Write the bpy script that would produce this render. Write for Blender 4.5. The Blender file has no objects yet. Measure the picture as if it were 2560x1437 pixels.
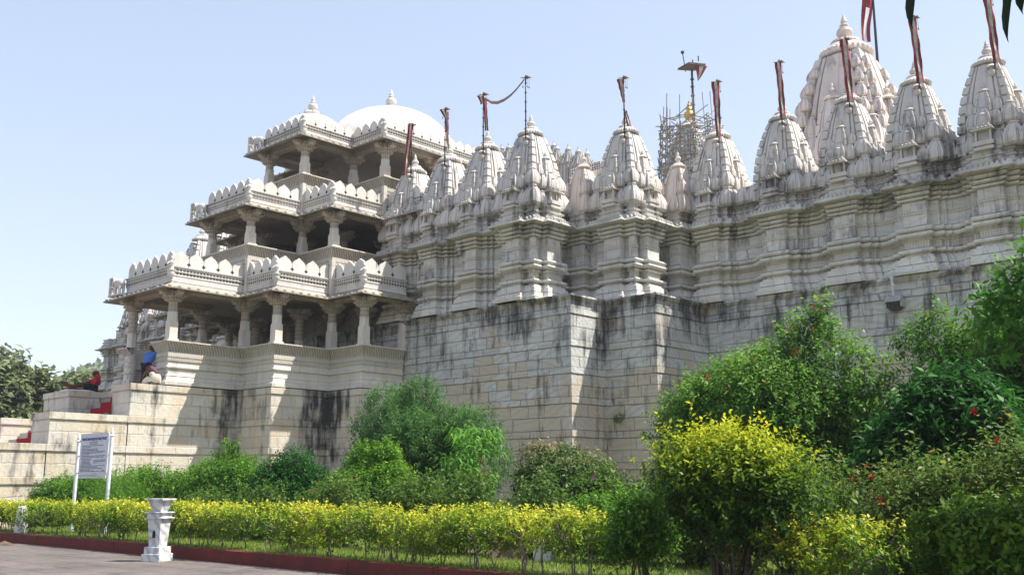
import bpy, math, random
import numpy as np
from mathutils import Vector, Matrix
random.seed(7)
S = bpy.context.scene
COL = S.collection
PI = math.pi

# ---------------------------------------------------------------- materials
def newmat(name):
    m = bpy.data.materials.new(name); m.use_nodes = True
    nt = m.node_tree; nt.nodes.clear()
    out = nt.nodes.new('ShaderNodeOutputMaterial')
    b = nt.nodes.new('ShaderNodeBsdfPrincipled')
    nt.links.new(b.outputs[0], out.inputs[0])
    b.inputs['Specular IOR Level'].default_value = 0.25
    return m, nt, b, out
class G:
    """tiny node graph helper"""
    def __init__(s, nt): s.nt = nt
    def n(s, t, **k):
        x = s.nt.nodes.new(t)
        for a, v in k.items(): setattr(x, a, v)
        return x
    def put(s, sock, v):
        if hasattr(v, 'is_output') or isinstance(v, bpy.types.NodeSocket): s.nt.links.new(v, sock)
        else: sock.default_value = v
    def math(s, op, a, b=0.0, c=None):
        x = s.n('ShaderNodeMath', operation=op); s.put(x.inputs[0], a); s.put(x.inputs[1], b)
        if c is not None: s.put(x.inputs[2], c)
        return x.outputs[0]
    def mapr(s, v, a, b, c=0.0, d=1.0):
        x = s.n('ShaderNodeMapRange'); s.put(x.inputs[0], v)
        for i, q in enumerate((a, b, c, d)): s.put(x.inputs[i+1], q)
        return x.outputs[0]
    def mix(s, f, a, b, mode='MIX'):
        x = s.n('ShaderNodeMix', data_type='RGBA', blend_type=mode)
        s.put(x.inputs[0], f); s.put(x.inputs[6], a); s.put(x.inputs[7], b)
        return x.outputs[2]
    def noise(s, vec, sc, det=4, rough=0.55, dist=0.0):
        x = s.n('ShaderNodeTexNoise'); s.put(x.inputs['Vector'], vec)
        x.inputs['Scale'].default_value = sc; x.inputs['Detail'].default_value = det
        x.inputs['Roughness'].default_value = rough; x.inputs['Distortion'].default_value = dist
        return x.outputs[0]
    def comb(s, x, y, z):
        c = s.n('ShaderNodeCombineXYZ')
        for i, v in enumerate((x, y, z)): s.put(c.inputs[i], v)
        return c.outputs[0]
    def pos(s):
        g = s.n('ShaderNodeNewGeometry'); p = s.n('ShaderNodeSeparateXYZ')
        s.nt.links.new(g.outputs['Position'], p.inputs[0])
        return g.outputs['Position'], p.outputs[0], p.outputs[1], p.outputs[2]
def rgb(*c): return (c[0], c[1], c[2], 1.0)

def stone(name, c1, c2, blocks=None, stain=0.35, stain_shade_z=None, bump=0.35, rough=0.75, frieze=None, ribs=None, tan=None, fine=1.0, levels=None, wobble=.10, hatch=.28, joint=(.13, .125, .12), stain_u=None, rust=.4):
    m, nt, b, out = newmat(name); g = G(nt)
    P, x, y, z = g.pos()
    u = g.math('ADD', x, y)
    big = g.noise(P, 0.55, 3)
    base = g.mix(g.mapr(big, 0.35, 0.65), rgb(*c1), rgb(*c2))
    veins = g.noise(g.comb(g.math('MULTIPLY', u, 1.0), g.math('MULTIPLY', y, .6), g.math('MULTIPLY', z, 2.2)), 2.6, 6, 0.65, 2.5)
    base = g.mix(g.mapr(veins, 0.56, 0.76, 0, 0.55*fine), base, rgb(c1[0]*.55, c1[1]*.57, c1[2]*.6))
    h = g.math('MULTIPLY', g.noise(P, 9.0, 5, 0.6), 0.6)
    if blocks:
        bw, bh, mort = blocks
        zz = z
        if levels:
            fc = g.n('ShaderNodeFloatCurve'); cv = fc.mapping.curves[0]
            pts = [(0.0, 0.0)]; row = 0
            for lz, lh in sorted(levels):
                row += 2 if lz > .3 else 0; pts.append((lz/12, row/60)); row += 1; pts.append(((lz+lh)/12, row/60))
            pts.append((1.0, (row+5)/60))
            while len(cv.points) < len(pts): cv.points.new(.5, .5)
            for q, (a_, b_) in zip(cv.points, pts): q.location = (a_, b_); q.handle_type = 'VECTOR'
            fc.mapping.update(); g.put(fc.inputs['Value'], g.math('DIVIDE', z, 12.0))
            zz = g.math('MULTIPLY', fc.outputs[0], 60*bh)
        rowi = g.math('FLOOR', g.math('DIVIDE', zz, bh))
        wob = g.noise(g.comb(g.math('MULTIPLY', u, .9), g.math('MULTIPLY', rowi, 3.7), 0), 1.0, 1)
        wob2 = g.noise(g.comb(z, u, x), 2.6, 3)
        uu = g.math('ADD', u, g.math('ADD', g.math('MULTIPLY', g.math('SUBTRACT', wob, .5), 1.5), g.math('MULTIPLY', g.math('SUBTRACT', wob2, .5), .16)))
        vv = g.math('ADD', zz, g.math('MULTIPLY', g.math('SUBTRACT', g.noise(P, 2.2, 3), .5), wobble))
        br = g.n('ShaderNodeTexBrick'); g.put(br.inputs['Vector'], g.comb(uu, vv, 0))
        br.inputs['Scale'].default_value = 1; br.inputs['Brick Width'].default_value = bw
        br.inputs['Row Height'].default_value = bh; br.inputs['Mortar Size'].default_value = mort
        br.inputs['Mortar Smooth'].default_value = 0.35; br.inputs['Bias'].default_value = 0.0
        br.inputs['Color1'].default_value = rgb(1, 1, 1); br.inputs['Color2'].default_value = rgb(0, 0, 0)
        br.inputs['Mortar'].default_value = rgb(.5, .5, .5); br.offset = 0.45
        rnd = br.outputs['Color']; fac = br.outputs['Fac']
        base = g.mix(g.math('MULTIPLY', rnd, 0.5), base, rgb(c1[0]*.66, c1[1]*.66, c1[2]*.66))
        # swirling veins that differ from block to block
        sw = g.n('ShaderNodeTexWave', wave_type='BANDS', bands_direction='DIAGONAL')
        g.put(sw.inputs['Vector'], g.comb(g.math('ADD', g.math('MULTIPLY', u, g.math('SUBTRACT', rnd, .6)), g.math('MULTIPLY', rnd, 7)), y, z))
        sw.inputs['Scale'].default_value = 2.2; sw.inputs['Distortion'].default_value = 6; sw.inputs['Detail'].default_value = 5; sw.inputs['Detail Roughness'].default_value = .65
        base = g.mix(g.mapr(sw.outputs['Fac'], .6, 1.0, 0, hatch), base, rgb(.12, .11, .10))
        if tan:
            tz0, tz1, tcol, tamt = tan
            tn = g.math('ADD', g.noise(g.comb(u, z, y), 0.8, 3), g.math('MULTIPLY', g.math('SUBTRACT', rnd, .5), .35))
            tn = g.math('ADD', tn, g.mapr(z, tz0, tz1, 0.26, -0.12))
            base = g.mix(g.mapr(tn, 0.5, 0.64, 0, tamt), base, rgb(*tcol))
        base = g.mix(g.math('MULTIPLY', g.mapr(fac, 0.15, 1, 0, .85), g.mapr(g.noise(P, 1.1, 3), .35, .62, .2, 1.0)), base, rgb(*joint))
        h = g.math('SUBTRACT', h, g.math('MULTIPLY', fac, 1.3))
    if frieze:
        fw, fh, dark = frieze
        fr = g.n('ShaderNodeTexBrick'); g.put(fr.inputs['Vector'], g.comb(u, z, 0)); fr.offset = 0.0
        fr.inputs['Scale'].default_value = 1; fr.inputs['Brick Width'].default_value = fw
        fr.inputs['Row Height'].default_value = fh; fr.inputs['Mortar Size'].default_value = min(fw, fh)*.2
        fr.inputs['Mortar Smooth'].default_value = 0.3
        base = g.mix(g.math('MULTIPLY', g.math('SUBTRACT', 1.0, fr.outputs['Fac']), dark), base, rgb(.07, .065, .06))
        h = g.math('ADD', h, g.math('MULTIPLY', fr.outputs['Fac'], 1.5))
    if ribs:
        w = g.n('ShaderNodeTexWave', wave_type='BANDS', bands_direction='X')
        g.put(w.inputs['Vector'], g.comb(g.math('ADD', u, g.math('MULTIPLY', z, .12)), 0, 0)); w.inputs['Scale'].default_value = ribs
        base = g.mix(g.mapr(w.outputs['Fac'], 0.35, 0.0, 0, .55), base, rgb(.16, .14, .11))
        h = g.math('ADD', h, g.math('MULTIPLY', w.outputs['Fac'], 2.5))
    # rain streaks and black lichen
    st = g.noise(g.comb(g.math('MULTIPLY', u, 2.4), g.math('MULTIPLY', g.math('SUBTRACT', x, y), .6), g.math('MULTIPLY', z, .38)), 1.0, 6, 0.68)
    pat = g.noise(P, .7, 4, .6)
    v = g.math('ADD', st, g.math('MULTIPLY', g.math('SUBTRACT', pat, .5), .7))
    for uc, uw, ua in (stain_u or ()):
        v = g.math('ADD', v, g.mapr(g.math('ABSOLUTE', g.math('SUBTRACT', u, uc)), 0.0, uw, ua, 0.0))
    ru = g.noise(g.comb(g.math('MULTIPLY', u, 1.7), y, g.math('MULTIPLY', z, .5)), 1.3, 5, .7)
    base = g.mix(g.mapr(ru, .48, .72, 0, rust), base, rgb(c1[0]*.74, c1[1]*.58, c1[2]*.40))
    if stain_shade_z:
        z0, z1, a0, a1 = stain_shade_z
        v = g.math('ADD', v, g.mapr(z, z0, z1, a0, a1))  # height bias on the streaks; under the ledge it also paints in shade
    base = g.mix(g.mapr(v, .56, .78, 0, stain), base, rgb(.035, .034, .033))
    g.put(b.inputs['Base Color'], base)
    b.inputs['Roughness'].default_value = rough
    bp = g.n('ShaderNodeBump'); bp.inputs['Strength'].default_value = bump; bp.inputs['Distance'].default_value = 0.05
    g.put(bp.inputs['Height'], h); g.put(b.inputs['Normal'], bp.outputs[0])
    return m

def plain(name, c, rough=0.6, var=0.15, sc=4.0, metal=0.0, bump=0.0, spec=.25, c2=None):
    m, nt, b, out = newmat(name); g = G(nt)
    P, x, y, z = g.pos()
    n = g.noise(P, sc, 4)
    c2 = c2 or tuple(q*(1-var*2) for q in c)
    g.put(b.inputs['Base Color'], g.mix(g.mapr(n, .35, .65), rgb(*c), rgb(*c2)))
    b.inputs['Roughness'].default_value = rough; b.inputs['Metallic'].default_value = metal
    b.inputs['Specular IOR Level'].default_value = spec
    if bump:
        bp = g.n('ShaderNodeBump'); bp.inputs['Strength'].default_value = bump; bp.inputs['Distance'].default_value = .02
        g.put(bp.inputs['Height'], g.noise(P, sc*6, 4)); g.put(b.inputs['Normal'], bp.outputs[0])
    return m

def leafmat(name, cols, rough=0.5, trans=0.3, spec=.2):
    """colours picked leaf by leaf from the 'tint' attribute"""
    m, nt, b, out = newmat(name); g = G(nt)
    a = g.n('ShaderNodeAttribute', attribute_name='tint')
    r = g.n('ShaderNodeValToRGB'); g.put(r.inputs[0], a.outputs['Fac'])
    els = r.color_ramp.elements
    for i, (p, c) in enumerate(cols):
        e = els[i] if i < 2 else els.new(p)
        e.position = p; e.color = rgb(*c)
    g.put(b.inputs['Base Color'], r.outputs[0])
    b.inputs['Roughness'].default_value = rough; b.inputs['Specular IOR Level'].default_value = spec
    t = g.n('ShaderNodeBsdfTranslucent')
    g.put(t.inputs[0], g.mix(.35, r.outputs[0], rgb(.35, .5, .03), 'ADD') if False else r.outputs[0])
    mx = g.n('ShaderNodeMixShader'); mx.inputs[0].default_value = trans
    nt.links.new(b.outputs[0], mx.inputs[1]); nt.links.new(t.outputs[0], mx.inputs[2]); nt.links.new(mx.outputs[0], out.inputs[0])
    return m

M = {}
M['wall'] = stone('wall_marble', (.68, .665, .61), (.57, .57, .545), blocks=(.62, .8, .016), stain=.8, bump=.4, fine=1.0, hatch=.15, rust=.35, joint=(.16, .15, .13), stain_shade_z=(10.8, 12.4, .02, .07))  # darkens towards the ledge: weathering plus painted ledge shade
M['mould'] = stone('moulded_marble', (.70, .675, .61), (.58, .57, .525), rust=.4, blocks=(.62, 3.0, .012), hatch=.1, joint=(.2, .18, .15), stain=.85, stain_shade_z=(10.8, 12.4, .0, .09), bump=.6, fine=1.1)  # streaks thicken below the ledge, part weathering, part shade put into the colour
M['ledge'] = stone('ledge_marble', (.58, .56, .51), (.38, .365, .33), stain=.85, stain_shade_z=(0, 1, .05, .05), bump=.8)
M['spire'] = stone('spire_marble', (.60, .56, .515), (.50, .485, .465), stain=.85, stain_shade_z=(12.5, 15.0, .09, -.01), bump=.35, fine=.9)
M['spire_far'] = stone('pale_pink_marble', (.62, .55, .50), (.53, .48, .45), stain=.6, bump=.4, fine=.8)
M['plinth'] = stone('plinth_blocks', (.58, .58, .555), (.45, .455, .44), blocks=(1.05, .5, .022), joint=(.17, .165, .16), stain=.9, stain_shade_z=(6.4, 9.2, -.01, .16), bump=.9, tan=(4.6, 6.9, (.48, .37, .24), .55), stain_u=[(7.5, 8.0, .05)], rust=.2,
    levels=[(b_, .26) for b_ in (8.24, 6.97, 5.89, 4.74, 3.46, 2.25, 1.1)], hatch=.24)
M['base'] = stone('base_blocks', (.64, .59, .50), (.56, .53, .47), blocks=(1.25, .5, .03), joint=(.42, .40, .37), stain_u=[(-9.65, 1.9, .24), (-15.25, 1.5, .17), (-5, 1.5, .1)], stain=.97, stain_shade_z=(0.0, 6.0, .0, .03), bump=.6, tan=(-9.0, 14.0, (.54, .43, .28), .45),
    levels=[(b_-.27, .27) for b_ in (5.75, 4.42, 3.2, 1.95, .75)], hatch=.08)
M['porch'] = stone('porch_marble', (.66, .62, .55), (.58, .55, .49), blocks=(1.4, .5, .008), hatch=.05, stain=.4, bump=.3)
M['parapet'] = stone('parapet_marble', (.68, .66, .62), (.58, .56, .52), blocks=(1.2, .45, .006), hatch=.05, stain=.5, bump=.3)
M['merlon'] = stone('merlon_marble', (.62, .60, .565), (.56, .53, .48), stain=.25, bump=.15, fine=.4)
M['frieze'] = stone('carved_frieze', (.66, .64, .60), (.58, .56, .52), frieze=(.16, .15, .9), stain=.5, bump=.6)
M['dentil'] = stone('dentil_frieze', (.64, .60, .53), (.56, .53, .47), frieze=(.10, .09, .35), stain=.4, bump=.6)
M['ribs'] = stone('ribbed_seat_back', (.68, .63, .54), (.60, .55, .47), ribs=2.3, stain=.35, bump=.8)
M['column'] = stone('column_marble', (.66, .62, .56), (.60, .56, .50), stain=.3, bump=.25)
M['carved'] = stone('carved_column_band', (.55, .49, .41), (.47, .41, .34), frieze=(.15, .19, .35), stain=.2, bump=.8)
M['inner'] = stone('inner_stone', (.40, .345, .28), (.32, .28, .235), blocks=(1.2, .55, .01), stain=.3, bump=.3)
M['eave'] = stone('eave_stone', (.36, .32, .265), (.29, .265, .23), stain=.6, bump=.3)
M['grey'] = stone('weathered_grey', (.44, .43, .41), (.32, .32, .31), stain=.75, bump=.6)
M['scaf'] = stone('carved_pale_stone', (.70, .68, .64), (.58, .57, .54), frieze=(.35, .4, .45), stain=.6, bump=1.0)
M['dome'] = plain('white_plaster', (.74, .71, .68), .8, .05, 1.2, bump=.15, c2=(.62, .59, .56))
M['dark'] = plain('opening_shade', (.035, .032, .03), .9)  # dark colour standing for the shade inside openings that are not cut
M['black_metal'] = plain('black_metal', (.03, .03, .035), .5)
M['gold'] = plain('gilded_metal', (.75, .48, .12), .35, .2, 6, metal=.9)
M['bamboo'] = plain('bamboo_poles', (.27, .235, .20), .8, .25, 9)
M['red_carpet'] = plain('red_carpet', (.34, .015, .015), .9, .12, 8, bump=.2)
M['red_paint'] = plain('red_kerb_paint', (.155, .026, .02), .85, .25, 3.5, bump=.6, c2=(.09, .026, .022))
M['white_paint'] = plain('white_paint', (.72, .73, .78), .4, .05)
M['sign_face'] = plain('sign_panel', (.62, .61, .65), .5, .05)
M['ink'] = plain('blue_lettering', (.10, .12, .34), .6)
M['flag_red'] = plain('flag_red', (.25, .025, .035), .85, .2, 6)
M['flag_white'] = plain('flag_pale', (.52, .50, .40), .85, c2=(.20, .30, .22), sc=5)
M['pvc'] = plain('white_pipe', (.62, .63, .62), .4)
M['lamp_body'] = plain('old_lamp_housing', (.42, .42, .38), .6, .2, 12)
M['glass'] = plain('dark_glass', (.02, .02, .02), .15, spec=.5)
M['bark'] = plain('bark', (.115, .085, .06), .9, .25, 14, bump=.5)
M['twig'] = plain('grey_twigs', (.20, .16, .13), .9, .2, 14)
M['skin'] = plain('skin', (.13, .06, .035), .55, .08)
M['hair'] = plain('black_hair', (.012, .011, .011), .5)
M['blue_cloth'] = plain('blue_shirt', (.075, .17, .50), .8, .1)
M['black_cloth'] = plain('black_trousers', (.015, .017, .024), .8)
M['cream_cloth'] = plain('cream_cloth', (.62, .56, .46), .85, .08, 6, bump=.2)
M['mauve_cloth'] = plain('mauve_cloth', (.13, .055, .075), .85, .12, 9)
M['red_cloth'] = plain('red_cloth', (.48, .02, .04), .8, .15, 9)
M['teal_cloth'] = plain('teal_cloth', (.01, .12, .12), .8)
M['brown_cloth'] = plain('brown_cloth', (.11, .05, .025), .85, .2, 9)
M['yellow_cloth'] = plain('yellow_cloth', (.60, .46, .16), .85, .1, 9)
M['white_cloth'] = plain('white_cloth', (.66, .66, .70), .85, .06, 9)
M['green_goods'] = plain('leafy_goods', (.07, .20, .03), .7, .2, 20)
M['white_block'] = plain('white_block', (.66, .66, .66), .7, .06)
M['brown_slab'] = plain('brown_slab', (.24, .17, .12), .9, .15, 5, bump=.3)
M['flower_red'] = plain('red_petals', (.62, .01, .015), .6)
M['flower_pink'] = plain('pink_petals', (.55, .05, .38), .6)
M['dry_leaf'] = plain('dry_leaf', (.22, .12, .07), .8)

def marble_veined():
    m, nt, b, out = newmat('grey_veined_marble'); g = G(nt)
    tc = g.n('ShaderNodeTexCoord')
    w = g.n('ShaderNodeTexWave', wave_type='BANDS', bands_direction='DIAGONAL'); g.put(w.inputs[0], tc.outputs['Object'])
    w.inputs['Scale'].default_value = 2.2; w.inputs['Distortion'].default_value = 9; w.inputs['Detail'].default_value = 5; w.inputs['Detail Scale'].default_value = 1.3
    g.put(b.inputs['Base Color'], g.mix(g.mapr(w.outputs['Fac'], .45, .95, 0, .6), rgb(.58, .58, .58), rgb(.24, .25, .27)))
    b.inputs['Roughness'].default_value = .45
    return m
M['marble'] = marble_veined()

def pavement_mat():
    m, nt, b, out = newmat('stone_paving'); g = G(nt)
    P, x, y, z = g.pos()
    br = g.n('ShaderNodeTexBrick'); g.put(br.inputs['Vector'], g.comb(x, y, 0)); br.inputs['Scale'].default_value = 1
    br.inputs['Brick Width'].default_value = 1.5; br.inputs['Row Height'].default_value = .75
    br.inputs['Mortar Size'].default_value = .03; br.inputs['Color1'].default_value = rgb(.125, .105, .092)
    br.inputs['Color2'].default_value = rgb(.09, .077, .071); br.inputs['Mortar'].default_value = rgb(.05, .042, .04)
    n = g.noise(P, .9, 5, .65); n2 = g.noise(g.comb(g.math('MULTIPLY', x, 1.5), g.math('MULTIPLY', y, 5), 0), 1.6, 5, .7)
    c = g.mix(g.mapr(n, .35, .7, 0, .6), br.outputs[0], rgb(.22, .185, .165))
    c = g.mix(g.mapr(n2, .5, .72, 0, .6), c, rgb(.06, .05, .047))
    g.put(b.inputs['Base Color'], c); b.inputs['Roughness'].default_value = .8
    bp = g.n('ShaderNodeBump'); bp.inputs['Strength'].default_value = .6; bp.inputs['Distance'].default_value = .02
    g.put(bp.inputs['Height'], n2); g.put(b.inputs['Normal'], bp.outputs[0])
    return m
M['paving'] = pavement_mat()
M['soil'] = plain('lawn_soil', (.13, .17, .05), .95, .0, 1.2, bump=.6, c2=(.22, .17, .10))
M['hill'] = plain('wooded_hill', (.060, .080, .030), .95, .0, .09, bump=.0, c2=(.13, .135, .07))
M['far_ground'] = plain('dry_ground', (.20, .17, .11), .95, .2, .1)

L = {}
L['hedge'] = leafmat('duranta_leaves', [(0, (.05, .12, .012)), (.4, (.15, .26, .015)), (.75, (.42, .46, .03)), (1, (.66, .60, .06))], trans=.35)
L['gold'] = leafmat('golden_leaves', [(0, (.022, .065, .008)), (.35, (.07, .16, .012)), (.62, (.36, .42, .015)), (1, (.70, .68, .03))], trans=.45)
L['green'] = leafmat('fresh_green_leaves', [(0, (.055, .14, .015)), (.6, (.13, .29, .025)), (1, (.32, .48, .06))], trans=.42)
L['olive'] = leafmat('narrow_greygreen_leaves', [(0, (.045, .12, .03)), (.6, (.11, .24, .06)), (1, (.26, .40, .14))], trans=.45)
L['hib'] = leafmat('hibiscus_leaves', [(0, (.06, .15, .02)), (.6, (.18, .35, .05)), (1, (.36, .52, .13))], rough=.5, trans=.48)
L['glossy'] = leafmat('glossy_dark_leaves', [(0, (.012, .06, .010)), (.7, (.035, .14, .018)), (1, (.10, .27, .04))], rough=.5, trans=.35, spec=.15)
L['pink'] = leafmat('pinkish_leaves', [(0, (.05, .12, .02)), (.45, (.12, .19, .05)), (.72, (.36, .24, .15)), (1, (.52, .36, .26))], trans=.3)
L['dull'] = leafmat('dull_twiggy_leaves', [(0, (.05, .06, .03)), (.6, (.085, .10, .045)), (1, (.15, .18, .06))], trans=.3)
L['rose'] = leafmat('rose_leaves', [(0, (.04, .10, .015)), (.6, (.13, .22, .035)), (.88, (.26, .31, .07)), (1, (.34, .14, .05))], trans=.45)
L['pale'] = leafmat('pale_long_leaves', [(0, (.05, .16, .02)), (.7, (.15, .35, .045)), (1, (.48, .55, .07))], trans=.35)
L['far'] = leafmat('far_tree_leaves', [(0, (.07, .10, .04)), (.6, (.24, .28, .13)), (1, (.52, .56, .34))], rough=.5, trans=.35)
L['grass'] = leafmat('grass_blades', [(0, (.11, .20, .03)), (.6, (.24, .36, .06)), (1, (.42, .42, .15))], trans=.45)
L['hang'] = leafmat('hanging_leaves', [(0, (.012, .022, .006)), (1, (.02, .035, .01))], trans=.1)

# ---------------------------------------------------------------- mesh helpers
class MB:
    def __init__(s): s.v = []; s.f = []; s.mi = []; s.cur = 0
    def face(s, idx): s.f.append(tuple(idx)); s.mi.append(s.cur)
    def box(s, x0, x1, y0, y1, z0, z1):
        o = len(s.v)
        s.v += [(x0,y0,z0),(x1,y0,z0),(x1,y1,z0),(x0,y1,z0),(x0,y0,z1),(x1,y0,z1),(x1,y1,z1),(x0,y1,z1)]
        for q in ((0,3,2,1),(4,5,6,7),(0,1,5,4),(1,2,6,5),(2,3,7,6),(3,0,4,7)): s.face([o+i for i in q])
        return s
    def ring(s, rings, closed=True, cap0=True, cap1=True):
        """rings: list of equal-length point lists"""
        o = len(s.v); n = len(rings[0])
        for r in rings: s.v += [tuple(p) for p in r]
        for k in range(len(rings)-1):
            for i in range(n if closed else n-1):
                j = (i+1) % n
                s.face((o+k*n+i, o+k*n+j, o+(k+1)*n+j, o+(k+1)*n+i))
        if cap0 and closed: s.face([o+i for i in range(n)][::-1])
        if cap1 and closed: s.face([o+(len(rings)-1)*n+i for i in range(n)])
        return s
    def lathe(s, cx, cy, prof, n=20, rib=0.0, ribn=0, a0=0.0):
        rings = []
        for r, z in prof:
            rr = []
            for i in range(n):
                a = a0+2*PI*i/n
                q = r*(1+rib*math.cos(a*ribn)) if rib else r
                rr.append((cx+q*math.cos(a), cy+q*math.sin(a), z))
            rings.append(rr)
        return s.ring(rings)
    def tube(s, pts, rad, n=6):
        pts = [Vector(p) for p in pts]
        if not hasattr(rad, '__len__'): rad = [rad]*len(pts)
        rings = []
        for i, p in enumerate(pts):
            d = (pts[min(i+1, len(pts)-1)]-pts[max(i-1, 0)]).normalized()
            a = d.cross(Vector((0, 0, 1)))
            if a.length < .05: a = d.cross(Vector((0, 1, 0)))
            a.normalize(); b = d.cross(a)
            rings.append([p+a*rad[i]*math.cos(2*PI*k/n)+b*rad[i]*math.sin(2*PI*k/n) for k in range(n)])
        return s.ring(rings)
    def build(s, name, mat, parent=None, smooth=False, kind=None, edge=None):
        me = bpy.data.meshes.new(name); me.from_pydata(s.v, [], s.f); me.update()
        mats = mat if isinstance(mat, (list, tuple)) else [mat]
        for m in mats: me.materials.append(m)
        if len(mats) > 1: me.polygons.foreach_set('material_index', s.mi)
        if smooth or edge: me.polygons.foreach_set('use_smooth', [True]*len(me.polygons))
        if edge: me.set_sharp_from_angle(angle=math.radians(edge))
        o = bpy.data.objects.new(name, me); COL.objects.link(o)
        if parent: o.parent = parent
        if kind: o['kind'] = kind
        return o

def offset(pts, d, closed=False):
    """offset to the right-hand side of the walking direction, mitred"""
    out = []; n = len(pts)
    for i in range(n):
        p = pts[i]
        a = pts[i-1] if (i > 0 or closed) else None
        b = pts[(i+1) % n] if (i < n-1 or closed) else None
        ns = []
        for q, r in ((a, p), (p, b)):
            if q is None or r is None: continue
            dx, dy = r[0]-q[0], r[1]-q[1]; l = math.hypot(dx, dy) or 1
            ns.append((dy/l, -dx/l))
        if len(ns) == 1: nx, ny = ns[0]; k = 1
        else:
            nx, ny = ns[0][0]+ns[1][0], ns[0][1]+ns[1][1]
            l = math.hypot(nx, ny) or 1; nx /= l; ny /= l
            k = 1/max(.3, nx*ns[0][0]+ny*ns[0][1])
        out.append((p[0]+nx*d*k, p[1]+ny*d*k))
    return out
def mould(path, prof, name, mat, parent, closed=False, cap=False, mids=None):
    m = MB()
    rings = []
    for o, z in prof: rings.append([(x, y, z) for x, y in offset(path, o, closed)])
    m.ring(rings, closed, False, False)
    if mids:
        n = len(path); per = n if closed else n-1
        m.mi = [mids[k//per] for k in range(len(m.f))]
    if cap:
        o = len(m.v)
        m.v += rings[-1]; m.cur = 0; m.face([o+i for i in range(len(rings[-1]))])
    return m.build(name, mat, parent)
def weld(o, mb):
    """add the builder's shapes to an existing one-material mesh"""
    k = len(o.data.vertices); v = [tuple(q.co) for q in o.data.vertices]+mb.v
    f = [tuple(q.vertices) for q in o.data.polygons]+[tuple(i+k for i in q) for q in mb.f]
    me = bpy.data.meshes.new(o.data.name); me.from_pydata(v, [], f); me.update(); me.materials.append(o.data.materials[0]); o.data = me
def tag(o, label=None, cat=None, group=None, kind=None):
    if label: o['label'] = label
    if cat: o['category'] = cat
    if group: o['group'] = group
    if kind: o['kind'] = kind
    return o
def empty(name, loc, label, cat, group=None, rz=0):
    o = bpy.data.objects.new(name, None); COL.objects.link(o); o.location = loc; o.rotation_euler[2] = rz
    o.empty_display_size = .3
    return tag(o, label, cat, group)
def copy_of(src, parent, loc=None, scale=None, rz=0):
    c = src.copy(); COL.objects.link(c); c.parent = parent
    if loc is not None: c.location = loc
    if scale is not None: c.scale = (scale,)*3
    c.rotation_euler[2] = rz
    return c

# ---------------------------------------------------------------- setting
m = MB(); m.box(-400, 200, -200, 11.9, -.3, 0.0); m.build('pavement', M['paving'], kind='structure')
m = MB(); m.v = [(-2500,-2500,-.35),(2500,-2500,-.35),(2500,2500,-.35),(-2500,2500,-.35)]; m.face((0,1,2,3)); m.build('ground', M['far_ground'], kind='structure')
m = MB()
nx, ny = 120, 50
for j in range(ny+1):
    for i in range(nx+1):
        x = -75+90*i/nx; y = 12.12+24*j/ny
        m.v.append((x, y, .16+.05*math.sin(x*1.3+y)*math.sin(y*.9)+random.uniform(-.015, .015)))
for j in range(ny):
    for i in range(nx):
        a = j*(nx+1)+i; m.face((a, a+1, a+nx+2, a+nx+1))
m.build('lawn', M['soil'], kind='structure', smooth=True)
# red kerb, one stone after another with small gaps
kerb = MB(); x = -60.0
while x < 12:
    w = 2.35; s0 = .0 if random.random() < .5 else .008
    kerb.box(x, x+w-.012, 11.9-s0, 12.12, -.02, .255+random.uniform(-.008, .008)); x += w
tag(kerb.build('kerb', M['red_paint']), kind='structure')

# ---------------------------------------------------------------- temple
temple = empty('temple', (-25, 40, 0), 'long white marble temple with a row of carved spires on a tall block plinth', 'temple')
TI = Matrix.Translation((25, -40, 0))
def adopt(o, par=None):
    return o
# every part is modelled in world coordinates; cancel the empty's offset
class Root:
    pass
def fixroot(root):
    for ch in [c for c in bpy.data.objects if c.parent == root and not c.get('_fixed')]:
        ch.matrix_parent_inverse = Matrix.Translation(-Vector(root.location)); ch['_fixed'] = 1
def unmark():
    for o in bpy.data.objects:
        if '_fixed' in o.keys(): del o['_fixed']

WZ = 9.0
AX = -41.4   # axis of the porch
pl = [(-34.5, 29.6), (-24.65, 29.6), (-24.65, 31.75), (-22.15, 31.75), (-22.15, 35.3), (8, 35.3)]
mir = [(2*AX-x, y) for x, y in pl[:-1]+[(-4.9, 35.3)]][::-1]
plinth_path = mir[:-1]+[(2*AX+34.5, 29.6)]+pl
pz = [(.16, 9.0), (.17, 8.93), (.10, 8.86), (.06, 8.82), (.0, 8.78)]
bands = [8.24, 6.97, 5.89, 4.74, 3.46, 2.25, 1.1]
off = 0.0
for k, bz in enumerate(bands):
    pz += [(off+.0, bz+.26), (off+.045, bz+.25), (off+.05, bz+.01), (off+.012, bz)]
    off += .012
pz.append((off, -.2))
mould(plinth_path, pz, 'plinth', M['plinth'], temple)

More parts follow.
